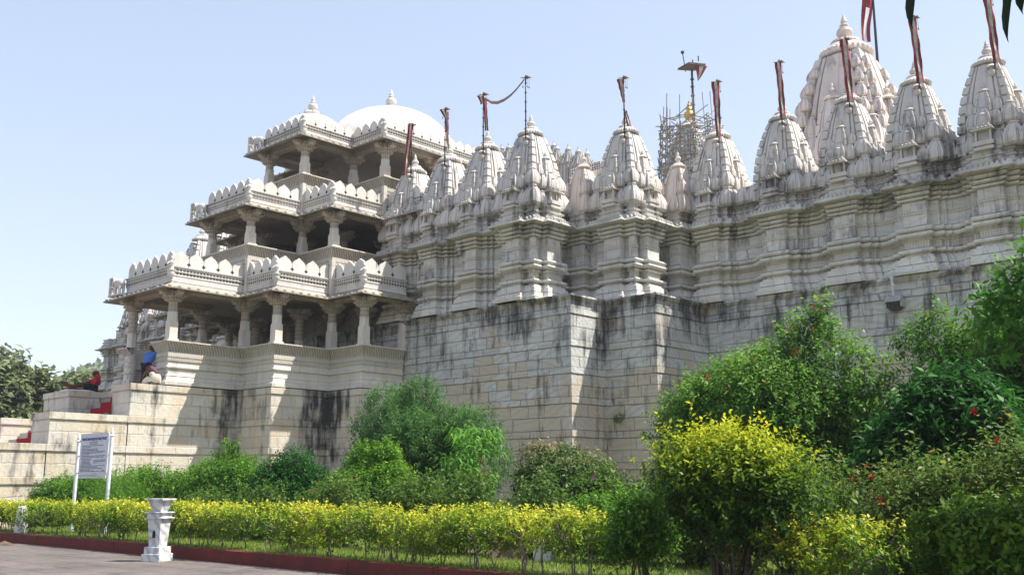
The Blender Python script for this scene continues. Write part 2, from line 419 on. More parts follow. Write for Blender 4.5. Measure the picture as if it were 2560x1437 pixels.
# wall footprint with its many projections
XA = [-35.3, -32.85, -30.35]; YA = 30.7
XB = [-21.9, -18.8, -15.93, -13.26, -10.63, -8.0, -5.4]; YB = 36.5
def bayA(xc, yb, yk, yp, w=.5, w2=.82):
    w3 = 1.02; yq = yp-.10
    return [(xc-w3, yp), (xc-w3, yq), (xc-w2, yq), (xc-w2, yk), (xc-w, yk), (xc-w, yb), (xc+w, yb), (xc+w, yk), (xc+w2, yk), (xc+w2, yq), (xc+w3, yq), (xc+w3, yp)]
wp = [(-41.0, 36.3), (-36.25, 36.3), (-36.25, 30.1)]
for xc in XA: wp += bayA(xc, 29.5, 29.85, 30.1)
def cornerbay(xc, yc, yp):
    # stellate corner tower: front face, corner, side face
    return [(xc-1.05, yp), (xc-1.05, yc-.88), (xc-.5, yc-.88), (xc-.5, yc-1.22), (xc+.45, yc-1.22), (xc+.45, yc-.80), (xc+.62, yc-.80),
            (xc+.62, yc-.98), (xc+1.02, yc-.98), (xc+1.02, yc-.6), (xc+.85, yc-.6), (xc+.85, yc-.45), (xc+1.3, yc-.45), (xc+1.3, yc+.5), (xc+.92, yc+.5), (xc+.92, yc+1.05)]
T4 = (-27.65, 30.65); T6 = (-24.5, 33.3)
wp += cornerbay(T4[0], T4[1], 30.1)
T5 = (-26.45, 32.75); T7 = (-23.35, 35.5)
wp += [(-27.2, 31.7), (-27.2, 32.25), (-26.75, 32.25), (-26.75, 32.1), (-25.95, 32.1), (-25.95, 32.55), (-25.8, 32.55)]
wp += cornerbay(T6[0], T6[1], 32.75)[1:]
wp += [(-24.0, 34.35), (-24.0, 34.95), (-23.6, 34.95), (-23.6, 34.8), (-22.95, 34.8), (-22.95, 35.6), (-22.8, 35.85)]
for xc in XB: wp += bayA(xc, YB-1.2, YB-.9, YB-.62)
lw = [(2*AX-x, y) for x, y in wp][::-1]
lw = [(-77.6, 75), (-77.6, YB-.62)]+lw[4:-1]
wp = lw+wp+[(8, YB-.62)]
body = [(.20,9.0),(.21,9.14),(.16,9.2),(.15,9.32),(.12,9.36),(.10,9.55),(.05,9.6),(.045,9.66),(.0,9.7),
        (.0,9.76),(.075,9.79),(.095,9.84),(.075,9.9),(.01,9.92),(.0,9.95),(.0,10.22),(.05,10.26),(.0,10.3),(.01,10.34),
        (.085,10.38),(.105,10.44),(.085,10.5),(.02,10.52),(.02,10.56),(.08,10.59),(.10,10.65),(.08,10.71),(.0,10.75),
        (-.015,10.8),(-.015,11.2),(.0,11.22),(.0,11.36),(-.015,11.38),(-.015,11.68),(.04,11.74),(.045,11.8),(.0,11.82),
        (.01,11.86),(.07,11.9),(.085,11.96),(.03,12.0),(.10,12.08),(.11,12.14),(.06,12.18)]
body = [(o_*1.5-(.05 if o_ <= .0 else 0), z_) for o_, z_ in body]
grooves = [9.34, 9.70, 9.97, 10.33, 10.54, 10.78, 11.215, 11.37, 11.70, 11.84, 12.02]   # deep undercut joints between the courses
nb_ = []
for (o0, z0), (o1, z1) in zip(body, body[1:]):
    nb_.append((o0, z0))
    for gz in grooves:
        if z0 < gz-.012 and gz+.012 < z1:
            t_ = (gz-z0)/(z1-z0); oo = o0+(o1-o0)*t_; nb_ += [(oo, gz-.012), (oo-.07, gz-.009), (oo-.07, gz+.009), (oo, gz+.012)]
body = nb_+[body[-1]]
mids = []
for (o0, z0), (o1, z1) in zip(body, body[1:]):
    zm = (z0+z1)/2
    mids.append(1 if (9.95 < zm < 10.2 and False) or 11.22 < zm < 11.36 or 9.95 <= z0 and z1 <= 10.22 and z1-z0 > .2 else (0 if z1-z0 < .28 else 2))
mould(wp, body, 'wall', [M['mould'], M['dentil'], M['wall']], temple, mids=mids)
ledge = [(-.04,12.15),(.05,12.17),(.42,12.24),(.46,12.2),(.49,12.24),(.38,12.34),(.18,12.46),(.06,12.5)]
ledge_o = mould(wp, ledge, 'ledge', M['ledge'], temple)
# scalloped row of small leaves standing on the ledge's rim
def along(path, step, off=0.0):
    out = []; P = offset(path, off)
    for a, b in zip(P, P[1:]):
        L_ = math.hypot(b[0]-a[0], b[1]-a[1]); n = int(L_/step)
        if n < 1: continue
        for i in range(n):
            t = (i+.5)/n; out.append((a[0]+(b[0]-a[0])*t, a[1]+(b[1]-a[1])*t, (b[0]-a[0])/L_, (b[1]-a[1])/L_, L_/n))
    return out
mm = MB()
for x, y, dx, dy, s in along([p for p in wp if p[0] > -37], .17, .38):
    w = .075; nx_, ny_ = dy, -dx
    p = [(x-dx*w, y-dy*w, 12.33), (x+dx*w, y+dy*w, 12.33), (x+dx*w*.6, y+dy*w*.6, 12.43), (x, y, 12.47), (x-dx*w*.6, y-dy*w*.6, 12.43)]
    back = [(a-nx_*.10, b-ny_*.10, c+.02) for a, b, c in p]
    mm.ring([p, back])
weld(ledge_o, mm)
up = [(.06,12.5),(.10,12.54),(.12,12.6),(.06,12.64),(.0,12.66),(.0,12.74),(.06,12.77),(.07,12.82),(.0,12.86),(-.03,12.88),(-.03,12.98),(.04,13.0),(.05,13.05),(-.02,13.09),(-.06,13.1)]
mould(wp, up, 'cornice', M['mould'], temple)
# attic behind the miniature spires and the flat roof
att = [(-77.4, 36.05), (2*AX-T6[0]-.75, 36.05), (2*AX-T6[0]-.75, 33.0), (2*AX-T4[0]-.75, 33.0), (2*AX-T4[0]-.75, 30.3), (-46.5, 30.3), (-46.5, 36.5), (-36.2, 36.5), (-36.2, 30.3), (T4[0]+.75, 30.3), (T4[0]+.75, 33.0), (T6[0]+.75, 33.0), (T6[0]+.75, 36.0), (8, 36.05)]
mould(att, [(.0, 13.0), (.0, 13.75), (.05, 13.78), (.06, 13.86), (.0, 13.9)], 'attic_wall', M['spire'], temple)
mm = MB(); mm.v = [(x, y, 13.1) for x, y in offset(wp, -.05)]+[(8, 75, 13.1)]; mm.face(range(len(mm.v)))
mm.v += [(x, y, 13.88) for x, y in att]+[(8, 75, 13.88), (-77.4, 75, 13.88)]; k = len(mm.v)-len(att)-2; mm.face(range(k, len(mm.v)))
mm.build('roof', M['spire'], temple)
mm = MB(); mm.box(7.9, 8, 36, 75, 0, 13.88); mm.box(-77.5, 8, 74.9, 75, 0, 13.88); mm.build('rear_wall', M['wall'], temple)
# top surface of plinth
mm = MB(); P = offset(plinth_path, .16); mm.v = [(x, y, 9.004) for x, y in P]+[(8, 60, 9.004), (P[0][0], 60, 9.004)]; mm.face(range(len(mm.v))); mm.build('terrace', M['plinth'], temple)

# --- spire generator -----------------------------------------------------
def sect(h, notch=1.0):
    """stepped (ratha) square cross-section, anticlockwise; notch shrinks the corner strip"""
    q = [(h*notch, -h*notch), (h*notch, -h*.72), (h*.88, -h*.71), (h*.88, -h*.63), (h*.985, -h*.62), (h*.985, -h*.50), (h*.90, -h*.49),
         (h*.90, -h*.43), (h*1.03, -h*.42), (h*1.03, -h*.15), (h*1.07, -h*.14), (h*1.07, h*.14), (h*1.03, h*.15), (h*1.03, h*.42),
         (h*.90, h*.43), (h*.90, h*.49), (h*.985, h*.50), (h*.985, h*.62), (h*.88, h*.63), (h*.88, h*.71), (h*notch, h*.72)]
    out = []
    for k in range(4):
        c, s = (1, 0, -1, 0)[k], (0, 1, 0, -1)[k]
        out += [(x*c-y*s, x*s+y*c) for x, y in q]
    return out
HP = [(0, 1.0), (.12, .99), (.25, .97), (.38, .935), (.5, .885), (.62, .815), (.74, .725), (.85, .62), (.94, .525), (1.0, .455)]
def hprof(t):
    for (a, p), (b, q) in zip(HP, HP[1:]):
        if t <= b: return p+(q-p)*(t-a)/(b-a)
    return HP[-1][1]
def spire_mesh(h, H, rows, prof=None):
    m = MB(); rings = []
    ts = []
    for r in range(rows+1):
        t = r/rows; ts.append((t, 1.0))
        if 0 < r < rows and rows > 3:
            ts.append((t+.005, .90)); ts.append((t+.022, .90)); ts.append((t+.027, 1.0))
    if rows <= 3: ts = [(i/7, 1.0) for i in range(8)]
    for t, nt_ in ts:
        rings.append([(x, y, t*H) for x, y in sect(h*(prof or hprof)(min(t, 1)), nt_)])
    m.ring(rings)
    return m
def crown_mesh(r):
    """ribbed amalaka disc with neck"""
    m = MB()
    m.lathe(0, 0, [(r*.66, -.25*r), (r*.70, -.02*r), (r*.96, .0), (r*1.0, .09*r), (r*.97, .20*r), (r*.86, .27*r)], 96, .045, 30)
    m.lathe(0, 0, [(r*.86, .26*r), (r*.80, .36*r), (r*.66, .46*r), (r*.52, .52*r)], 32)
    m.lathe(0, 0, [(r*.52, .51*r), (r*.56, .58*r), (r*.52, .67*r), (r*.34, .74*r)], 48, .04, 18)
    return m
def finial_mesh(r):
    m = MB()
    m.lathe(0, 0, [(r*.26, 0), (r*.20, r*.10), (r*.24, r*.14), (r*.33, r*.26), (r*.36, r*.38), (r*.30, r*.52), (r*.17, r*.60), (r*.20, r*.66), (r*.20, r*.72),
                   (r*.12, r*.80), (r*.15, r*.88), (r*.11, r*1.0), (r*.05, r*1.16), (r*.01, r*1.26)], 20)
    return m
def mini_mesh(h, H, tip=True):
    """small clustered spire: bulging faceted body with disc and pot"""
    m = MB(); pr = [(0, .78), (.04, .92), (.07, .80), (.12, .96), (.3, 1.0), (.5, .93), (.7, .78), (.85, .6), (.95, .46), (1, .42)]
    m.ring([[(x, y, t*H) for x, y in sect(h*k)] for t, k in pr])
    if tip:
        m.lathe(0, 0, [(h*.40, H), (h*.56, H+.02*h), (h*.58, H+.10*h), (h*.50, H+.20*h), (h*.26, H+.26*h), (h*.28, H+.34*h), (h*.10, H+.42*h), (h*.15, H+.54*h), (h*.08, H+.66*h), (h*.02, H+.85*h)], 14)
    return m
def niche_mesh():
    """aedicule: moulded sill, hollow niche between posts, stepped pyramid roof"""
    m = MB(); w = .27
    for z0, z1, e in ((0, .10, .06), (.10, .16, .0), (.16, .30, .08), (.30, .34, .02)): m.box(-w-e, w+e, -.20-e, .25, z0, z1)
    for sx in (-1, 1): m.box(sx*w-.06 if sx > 0 else -w, sx*w if sx > 0 else -w+.06, -.20, -.12, .34, .70)
    m.box(-w+.06, w-.06, -.02, .2, .34, .70)
    z = .70
    for k in range(5):
        e = .10-.085*k; m.box(-w-e, w+e, -.24-e*.8+.02*k, .25, z, z+.05)
        m.box(-w-e+.05, w+e-.05, -.20-e*.8+.02*k, .25, z+.05, z+.12)
        nb = 5-k
        for i in range(nb):
            cx = -(nb-1)*.065+i*.13; m.ring([[(cx+.05*math.cos(a), -.24-e*.8+.02*k+.03, z+.09+.045*math.sin(a)) for a in [j*PI/3 for j in range(6)]], [(cx+.03*math.cos(a), -.30-e*.8+.02*k+.04, z+.09+.03*math.sin(a)) for a in [j*PI/3 for j in range(6)]]])
        z += .115
    m.lathe(0, -.02, [(.1, z), (.13, z+.05), (.06, z+.12), (.01, z+.2)], 10)
    return m
def bracket_mesh():
    """flag socket: little carved hood over a pot"""
    m = MB(); m.box(-.09, .09, -.12, .15, 0, .10); m.box(-.05, .05, -.16, .1, .1, .16)
    m.lathe(0, -.12, [(.04, -.16), (.10, -.10), (.12, 0), (.08, .07), (.06, .08)], 12)
    m.lathe(0, -.10, [(.16, .16), (.17, .20), (.10, .27), (.03, .29)], 12)
    return m
PROTO = {}
def proto(key, fn, name, mat, smooth=None):
    """first request makes the mesh, later ones share it"""
    if key not in PROTO:
        o = fn().build(name, mat, None, edge=smooth); PROTO[key] = o.data; COL.objects.unlink(o); bpy.data.objects.remove(o)
    return PROTO[key]
def put(key, fn, name, mat, parent, loc, rz=0, sc=1, smooth=35):
    me = proto(key, fn, name, mat, smooth)
    o = bpy.data.objects.new(name, me); COL.objects.link(o); o.parent = parent
    o.location = loc; o.rotation_euler[2] = rz; o.scale = (sc, sc, sc)
    return o
def full_tower(cx, cy, z0=13.05, sc=1.0, mat='spire', bracket=True, faces=(0, 1, 2, 3), niche=True, low=True, parent=None, wide=False):
    """one spire of the temple; its crown, finial and miniature spires are its sub-parts"""
    t = put(('spire', mat, wide), lambda: spire_mesh(1.0, 3.35, 9, (lambda q: hprof(q)*.82+.18-.06*q) if wide else None), 'spire', M[mat], parent or temple, (cx, cy, z0), sc=sc, smooth=25)
    put(('crown', mat), lambda: crown_mesh(.57), 'amalaka', M[mat], t, (0, 0, 3.42))
    put(('fin', mat), lambda: finial_mesh(.50), 'finial', M[mat], t, (0, 0, 3.83))
    for k in faces:
        a = k*PI/2; c, s = math.cos(a), math.sin(a)
        def R(x, y, z): return (x*c-y*s, x*s+y*c, z)
        put(('u', mat), lambda: spire_mesh(.33, 1.35, 5), 'half_spire', M[mat], t, R(0, -.82, .82), a, smooth=25)
        put(('uc', mat), lambda: crown_mesh(.20), 'half_spire_crown', M[mat], t, R(0, -.82, 2.20), a)
        put(('uf', mat), lambda: finial_mesh(.2), 'half_spire_finial', M[mat], t, R(0, -.82, 2.35), a)
        put(('m1', mat), lambda: mini_mesh(.27, .80), 'miniature_spire', M[mat], t, R(0, -1.02, .75), a, smooth=25)
        for sx in (-1, 1):
            put(('m2', mat), lambda: mini_mesh(.19, .62), 'miniature_spire', M[mat], t, R(sx*.40, -.98, .80), a, smooth=25)
            if low: put(('m3', mat), lambda: mini_mesh(.20, .60), 'miniature_spire', M[mat], t, R(sx*.46, -1.02, .02), a, smooth=25)
            put(('m6', mat), lambda: mini_mesh(.15, .50), 'miniature_spire', M[mat], t, R(sx*.46, -.86, 1.38), a, smooth=25)
        put(('m4', mat), lambda: mini_mesh(.27, .72), 'miniature_spire', M[mat], t, R(.80, -.80, .88), a, smooth=25)
        if low: put(('m5', mat), lambda: mini_mesh(.32, .80), 'miniature_spire', M[mat], t, R(.90, -.90, .0), a, smooth=25)
        if niche: put(('n', mat), niche_mesh, 'niche', M[mat], t, R(0, -1.15, -.05), a, smooth=30)
    if bracket: put(('b', mat), bracket_mesh, 'flag_bracket', M[mat], t, (.28, -.52, 2.95), smooth=30)
    return t
for xc in XA: full_tower(xc, YA, faces=(0, 1, 3))
for xc, yc in [(x, YA) for x in XA]+[T4, T6]+[(x, YB) for x in XB[:6]]: full_tower(2*AX-xc, yc, faces=(0, 1))
full_tower(*T4); full_tower(*T6)
for xc in XB: full_tower(xc, YB, faces=(0, 1, 3) if xc < -20 else (0, 1))
def small_tower(cx, cy):
    t = put(('small',), lambda: spire_mesh(.62, 2.1, 6), 'spire', M['spire_far'], temple, (cx, cy, 13.05), smooth=25)
    put(('smc',), lambda: crown_mesh(.34), 'amalaka', M['spire_far'], t, (0, 0, 2.2))
    put(('smf',), lambda: finial_mesh(.38), 'finial', M['spire_far'], t, (0, 0, 2.5))
    for sx, sy in ((1, -1), (-1, -1), (1, 1)):
        put(('sm1',), lambda: mini_mesh(.26, .85), 'miniature_spire', M['spire_far'], t, (sx*.5, sy*.5, 0), smooth=25)
        put(('sm2',), lambda: mini_mesh(.18, .6), 'miniature_spire', M['spire_far'], t, (sx*.5, sy*.5, .85), smooth=25)
small_tower(*T5); small_tower(*T7)
# the row of squat miniature spires on the wall head between the towers
k = 0
gaps = [((a+b)/2, YB-.72) for a, b in zip(XB, XB[1:])]+[((a+b)/2, 30.0) for a, b in zip(XA, XA[1:]+[T4[0]])]
for gx, gy in gaps:
    for dx in (-.52, 0, .52) if gy > 32 else (-.25, .25):
        put(('row',), lambda: mini_mesh(.27, .72, False), 'wall_head_spire', M['spire'], temple, (gx+dx, gy, 13.08), smooth=25)
for gx, gy, h in ((T5[0]+.5, T5[1]+.1, .5), (T6[0]-1.0, 32.7, .5), (T7[0]+.75, 35.75, .5), (T7[0]+.2, 34.9, .5), (-25.1, 32.75, .5)):
    put(('row',), None, 'wall_head_spire', None, temple, (gx, gy, 13.08), smooth=25)
# great rear spire
full_tower(-21.75, 50.0, z0=25.1-3.6*2.5, sc=2.5, mat='spire_far', bracket=False, niche=False, faces=(0, 1, 3), wide=True)
# strings of shrine models up its shoulders
gt = [o for o in bpy.data.objects if o.parent == temple and abs(o.location.y-50) < .1][0]
for k in range(4):
    a = k*PI/2; c, s = math.cos(a), math.sin(a)
    for sx in (-1, 1):
        for i in range(6):
            t_ = .30+.115*i; h = hprof(t_)
            x, y = sx*h*.78, -h*1.02
            put(('str',), lambda: mini_mesh(.145, .36), 'miniature_spire', M['spire_far'], gt, (x*c-y*s, x*s+y*c, t_*3.35-.05), a, sc=1-.07*i, smooth=25)
mm = MB(); mm.box(-25.2, -18.3, 46.6, 53.4, 13.88, 15.5); mm.build('spire_base', M['spire_far'], temple)
# far central spire inside the scaffolding
ft = full_tower(-38.35, 60, z0=27.75-3.65*1.45, sc=1.45, mat='scaf', bracket=False, niche=False, faces=(0, 1, 3))
for o in list(bpy.data.objects):
    if o.parent == ft and o.name.startswith('finial'): COL.objects.unlink(o); bpy.data.objects.remove(o)
mm = MB(); mm.box(-40.2, -36.5, 58.2, 61.9, 13.88, 22.5); mm.build('spire_base', M['grey'], temple)
gk = MB(); gk.lathe(0, 0, [(.25, 0), (.3, .12), (.42, .25), (.50, .5), (.44, .72), (.2, .9), (.22, 1.0), (.3, 1.06), (.26, 1.2), (.12, 1.3), (.2, 1.42), (.1, 1.62), (.01, 1.9)], 18)
o = gk.build('gilded_finial', M['gold'], ft, edge=40); o.location = (0, 0, 3.9); o.scale = (.56,)*3

# weathered grey roof turrets of the inner hall
for (x, y, z) in [(-43.2, 45, 23.8), (-42.57, 45, 23.7), (-39.6, 44.4, 23.2), (-39.22, 45.6, 23.2), (-38.6, 45.2, 22.75), (-37.7, 45.2, 22.5), (-36.9, 45.2, 22.15), (-36.3, 45.3, 21.9)]:
    h = .42; tb = MB(); z -= .35
    tb.box(-h, h, -h, h, -4.5, -1.2)
    for sx in (-1, -.33, .33, 1):
        for sy in (-1, 1): tb.box(sx*h-.05, sx*h+.05, sy*(h+.03)-.04, sy*(h+.03)+.04, -4.5, -1.2); tb.box(sy*(h+.03)-.04, sy*(h+.03)+.04, sx*h-.05, sx*h+.05, -4.5, -1.2)
    for i in range(6):
        e = h+.12-.085*i; tb.box(-e, e, -e, e, -1.2+i*.15, -1.14+i*.15); tb.box(-e+.07, e-.07, -e+.07, e-.07, -1.14+i*.15, -1.05+i*.15)
        for q in range(3):
            for sx, sy in ((1, 0), (-1, 0), (0, 1), (0, -1)):
                o_ = (q-1)*e*.65; cx, cy = (sx*e if sx else o_), (sy*e if sy else o_); tb.box(cx-.05, cx+.05, cy-.05, cy+.05, -1.16+i*.15, -1.04+i*.15)
    tb.lathe(0, 0, [(.12, -.32), (.2, -.2), (.12, -.08), (.05, 0), (.02, .18)], 10)
    o = tb.build('roof_turret', M['grey'], temple); o.location = (x, y, z)
mm = MB(); mm.box(-44.5, -35.6, 44.4, 52, 13.88, 18.6)
mould([(-44.6, 44.3), (-35.5, 44.3), (-35.5, 52)], [(0, 18.4), (.5, 18.45), (.55, 18.5), (.1, 18.8), (.0, 18.8)], 'hall_eave', M['grey'], temple)
mm.build('hall_wall', M['inner'], temple)
# pillar with a piece of battlement behind the small spire
mm = MB(); mm.lathe(-33.0, 42, [(.42, 13.88), (.42, 17.5), (.5, 17.6), (.42, 17.75), (.55, 17.9), (.85, 18.35), (.95, 18.45)], 20)
mm.build('rear_pillar', M['porch'], temple, edge=40)
mould([(-34.1, 46), (-34.1, 41.2), (-32.1, 41.2), (-32.1, 46)], [(0, 18.45), (.12, 18.45), (.14, 18.55), (.05, 18.62), (.05, 18.95), (-.1, 18.95)], 'rear_parapet', M['frieze'], temple)

# ---------------------------------------------------------------- domes' finials etc. follow in the pavilion
def rect_path(right, left):
    """open path: up the left side mirrored, across the front, back along the right"""
    return left[::-1]+right
pav = empty('entrance_pavilion', (AX, 20.5, 0), 'three storey open marble entrance pavilion with battlemented tiers and two white domes', 'pavilion')
def column_shaft(h, w=.19):
    m = MB()
    def sec(z, r, c):
        q = r*(1-c)
        return [(r, -q, z), (r, q, z), (q, r, z), (-q, r, z), (-r, q, z), (-r, -q, z), (-q, -r, z), (q, -r, z)]
    a, b = h*.48, h*.70
    m.ring([sec(0, w*1.25, .04), sec(.08, w*1.25, .04), sec(.10, w*1.02, .04), sec(a, w*1.0, .04), sec(a+.06, w*1.04, .5), sec(b, w*.98, .5), sec(b+.02, w*1.08, .5), sec(b+.05, w*1.08, .5)])
    m.cur = 1
    m.lathe(0, 0, [(w*1.02, b+.05), (w*1.06, b+.08), (w*1.02, b+.10), (w*1.02, h-.06), (w*1.12, h-.04), (w*1.12, h)], 16, .02, 8)
    return m
def capital(h=.42, w=.19):
    m = MB()
    m.lathe(0, 0, [(w*1.05, 0), (w*1.5, .03), (w*1.7, .07), (w*1.6, .11), (w*1.2, .13)], 16)
    m.ring([[(x, y, z) for x, y in ((r, -r), (r, r), (-r, r), (-r, -r))] for z, r in ((.12, w*1.15), (.17, w*1.55), (.22, w*1.55), (.24, w*1.3), (h, w*1.3))])
    for k in range(4):   # four scroll brackets
        c, s = math.cos(k*PI/2), math.sin(k*PI/2)
        pr = [(w*1.1, .12), (.30, .18), (.40, .26), (.47, .27), (.52, .33), (.52, .36), (.56, .38), (.56, h), (w*1.1, h)]
        A = [(x*c+.12*s, x*s-.12*c, z) for x, z in pr]; B = [(x*c-.12*s, x*s+.12*c, z) for x, z in pr]
        m.ring([A, B])
    return m
def merlon_row(m, path, zb, size, off_, thick=.11, crosses=None):
    P = offset(path, off_)
    for a, b in zip(P, P[1:]):
        Ls = math.hypot(b[0]-a[0], b[1]-a[1])
        if Ls < .3: continue
        n = max(1, round(Ls/size)); s = Ls/n; dx, dy = (b[0]-a[0])/Ls, (b[1]-a[1])/Ls; nx_, ny_ = dy, -dx
        for i in range(n):
            cx, cy = a[0]+dx*s*(i+.5), a[1]+dy*s*(i+.5); w = s*.5-.015; H = size*.98
            k = random.uniform(-.012, .012)
            out = [(-w, 0), (w, 0), (w, H*.42), (w*.97, H*.55), (w*.82, H*.70), (w*.55, H*.83), (w*.22, H*.93), (0, H*1.02+k), (-w*.22, H*.93), (-w*.55, H*.83), (-w*.82, H*.70), (-w*.97, H*.55), (-w, H*.42)]
            m.cur = 0
            F = [(cx+dx*u, cy+dy*u, zb+v) for u, v in out]; Bk = [(x-nx_*thick, y-ny_*thick, z) for x, y, z in F]
            m.ring([Bk, F])
            if crosses:
                m.cur = 1  # raised dark crosses, painted shade in place of pierced openings
                for sx, (w2, h2) in ((i, (.075*size/.7, .022)), (i, (.022, .085*size/.7))):
                    pass
                e = a[0]+dx*s*i, a[1]+dy*s*i
                if i == 0: continue
                for w2, h2 in ((.085*size/.68, .028*size/.68), (.028*size/.68, .085*size/.68)):
                    q = [(-w2, -h2), (w2, -h2), (w2, h2), (-w2, h2)]; zc = zb+H*.20
                    F = [(e[0]+dx*u+nx_*.004, e[1]+dy*u+ny_*.004, zc+v) for u, v in q]; Bk = [(x-nx_*.03, y-ny_*.03, z) for x, y, z in F]
                    m.ring([Bk, F])
    m.cur = 0
def tier(right, left, zfloor, zb, zt, zeave, par_h, colpos, merl, back, wall_low, front_gap=None, ring_bottom=None):
    """one storey. right/left: corner points walking from the front corner to the back"""
    path = left[::-1]+right
    # seat back
    pr = [(.0, zb), (.0, zt-.86), (.06, zt-.84), (.07, zt-.76), (.0, zt-.74), (.0, zt-.68), (.05, zt-.66), (.05, zt-.48), (.0, zt-.46), (.02, zt-.44), (.04, zt-.36), (.12, zt-.22), (.24, zt-.07), (.27, zt-.05), (.27, zt), (-.12, zt), (-.12, zt-.5), (-.12, zt-.9)]
    if wall_low:
        pr = [(.17, zb), (.18, zb+.14), (.10, zb+.2), (.05, zb+.36), (.07, zb+.4), (.03, zb+.46), (.0, zb+.5), (.0, zb+.70), (.075, zb+.74), (.08, zb+.80), (.02, zb+.84)]+pr[1:]
    ids = []
    for (o0, z0), (o1, z1) in zip(pr, pr[1:]):
        zm = (z0+z1)/2; outer = not (o0 <= -.1 or o1 <= -.1)
        ids.append(2 if outer and zt-.45 < zm < zt-.06 else (1 if outer and (zt-.66 <= zm <= zt-.47 or zt-.84 <= zm <= zt-.76) else 0))
    if front_gap:
        g0, g1 = front_gap; f = right[0][1]
        mould([(g0, f+.12), (g0, f)]+right if False else [(g1, f), *right], pr, 'seat_back', [M['porch'], M['dentil'], M['ribs']], pav, mids=ids)
        mould(left[::-1]+[(g0, f)], pr, 'seat_back', [M['porch'], M['dentil'], M['ribs']], pav, mids=ids)
        mm = MB()
        for gx in (g0, g1): mm.box(gx-(.02 if gx == g0 else .0), gx+(.02 if gx == g1 else .0), f-.05, f+.12, zb, zt-.3)
        mm.build('door_jamb', M['porch'], pav)
    else:
        mould(path, pr, 'seat_back', [M['porch'], M['dentil'], M['ribs']], pav, mids=ids)
    # floor, beam, eave, parapet, ceiling
    fl = offset(path, -.05)+back
    mm = MB(); z = zfloor; o = len(mm.v)
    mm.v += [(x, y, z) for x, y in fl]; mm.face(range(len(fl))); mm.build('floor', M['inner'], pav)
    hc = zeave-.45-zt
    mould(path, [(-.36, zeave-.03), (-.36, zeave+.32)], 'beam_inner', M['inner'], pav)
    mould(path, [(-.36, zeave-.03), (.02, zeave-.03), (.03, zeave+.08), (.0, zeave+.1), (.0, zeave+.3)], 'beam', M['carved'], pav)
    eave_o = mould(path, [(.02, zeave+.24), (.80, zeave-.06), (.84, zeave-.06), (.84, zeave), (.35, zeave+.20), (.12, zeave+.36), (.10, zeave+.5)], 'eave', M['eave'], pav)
    # knobs of the roof slabs along the eave rim
    mm = MB()
    for x, y, dx, dy, s in along(path, .42, .80):
        mm.box(x-.05, x+.05, y-.05, y+.05, zeave-.01, zeave+.06)
    weld(eave_o, mm)
    z0 = zeave+.40; wh = par_h*.42
    pp = [(.16, z0-.05), (.17, z0), (.12, z0+.04), (.12, z0+wh*.35), (.15, z0+wh*.38), (.15, z0+wh*.62), (.20, z0+wh*.66), (.20, z0+wh*.70), (.15, z0+wh*.72), (.15, z0+wh*.96), (.22, z0+wh*1.0), (.22, z0+wh*1.06), (.10, z0+wh*1.08), (-.1, z0+wh*1.08), (-.1, z0-.1)]
    pid = [0, 0, 0, 0, 1, 0, 0, 0, 1, 0, 0, 0, 0, 0]
    mould(path, pp, 'parapet', [M['parapet'], M['frieze']], pav, mids=pid)
    mm = MB(); merlon_row(mm, path, z0+wh*1.08, merl, .10, crosses=True)
    # corner merlons wrap the angle
    mm.build('battlement', [M['merlon'], M['dark']], pav)
    ce = offset(path, -.3)+[(x, y) for x, y in back]
    mm = MB(); mm.v += [(x, y, zeave+.28) for x, y in ce]; mm.face(range(len(ce)))
    mm.v += [(x, y, zeave+.45) for x, y in offset(path, .1)+back]; k = len(ce); mm.face(range(k, len(mm.v)))
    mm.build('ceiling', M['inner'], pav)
    for (x, y, zc) in colpos:
        h = zeave-.45-zc
        c = put(('col', round(h, 2)), lambda: column_shaft(h), 'column', [M['column'], M['carved']], pav, (x, y, zc), smooth=40)
        cq = put(('cap',), lambda: capital(), 'capital', M['carved'], c, (0, 0, h-.03), smooth=30); cq.scale = (1.22, 1.22, 1.07)
    return path
# tier one
R1 = [(-39.4, 20.7), (-39.4, 24.25), (-36.85, 24.25), (-36.85, 27.2), (-34.5, 27.2), (-34.5, 29.5)]
Lf1 = [(-43.35, 20.7), (-43.35, 24.25), (-45.9, 24.25), (-45.9, 27.2), (-48.3, 27.2), (-48.3, 29.5)]
def cols_of(R, Lf, z, ins=.12):
    out = []
    for i, (x, y) in enumerate(R):
        out.append((x-ins, y+(ins if i % 2 == 0 else ins), z))
    for i, (x, y) in enumerate(Lf): out.append((x+ins, y+ins, z))
    return out
c1 = cols_of(R1, Lf1, 7.68)
f1 = 5.8
c1 = [c for c in c1 if abs(c[0]+43.2) > .2 or c[1] > 22]
c1 += [(-43.15, 20.85, f1)]
for x in (-39.5, -43.2): c1 += [(x, 27.3, f1)]
for x in (-39.5, -43.2, -36.95, -45.8): c1 += [(x, 29.3, f1)]
tier(R1, Lf1, 6.0, 5.8, 7.68, 9.85, 1.45, c1, .70, [(-48.3, 30.2), (-34.5, 30.2)][::-1], True, front_gap=(-42.7, -40.55))
# tier two
R2 = [(-39.1, 24.1), (-39.1, 26.95), (-36.6, 26.95), (-36.6, 30.1), (-34.2, 30.1), (-34.2, 33)]
Lf2 = [(-42.7, 24.1), (-42.7, 26.95), (-45.2, 26.95), (-45.2, 30.1), (-47.6, 30.1), (-47.6, 33)]
c2 = cols_of(R2, Lf2, 12.4)+[(-39.3, 29.6, 11.0), (-42.5, 29.6, 11.0), (-39.3, 32.2, 11.), (-42.5, 32.2, 11.), (-36.8, 32.2, 11.), (-45, 32.2, 11.)]
tier(R2, Lf2, 10.9, 10.2, 12.4, 14.05, 1.16, c2, .64, [(-47.6, 38), (-34.2, 38)][::-1], False)
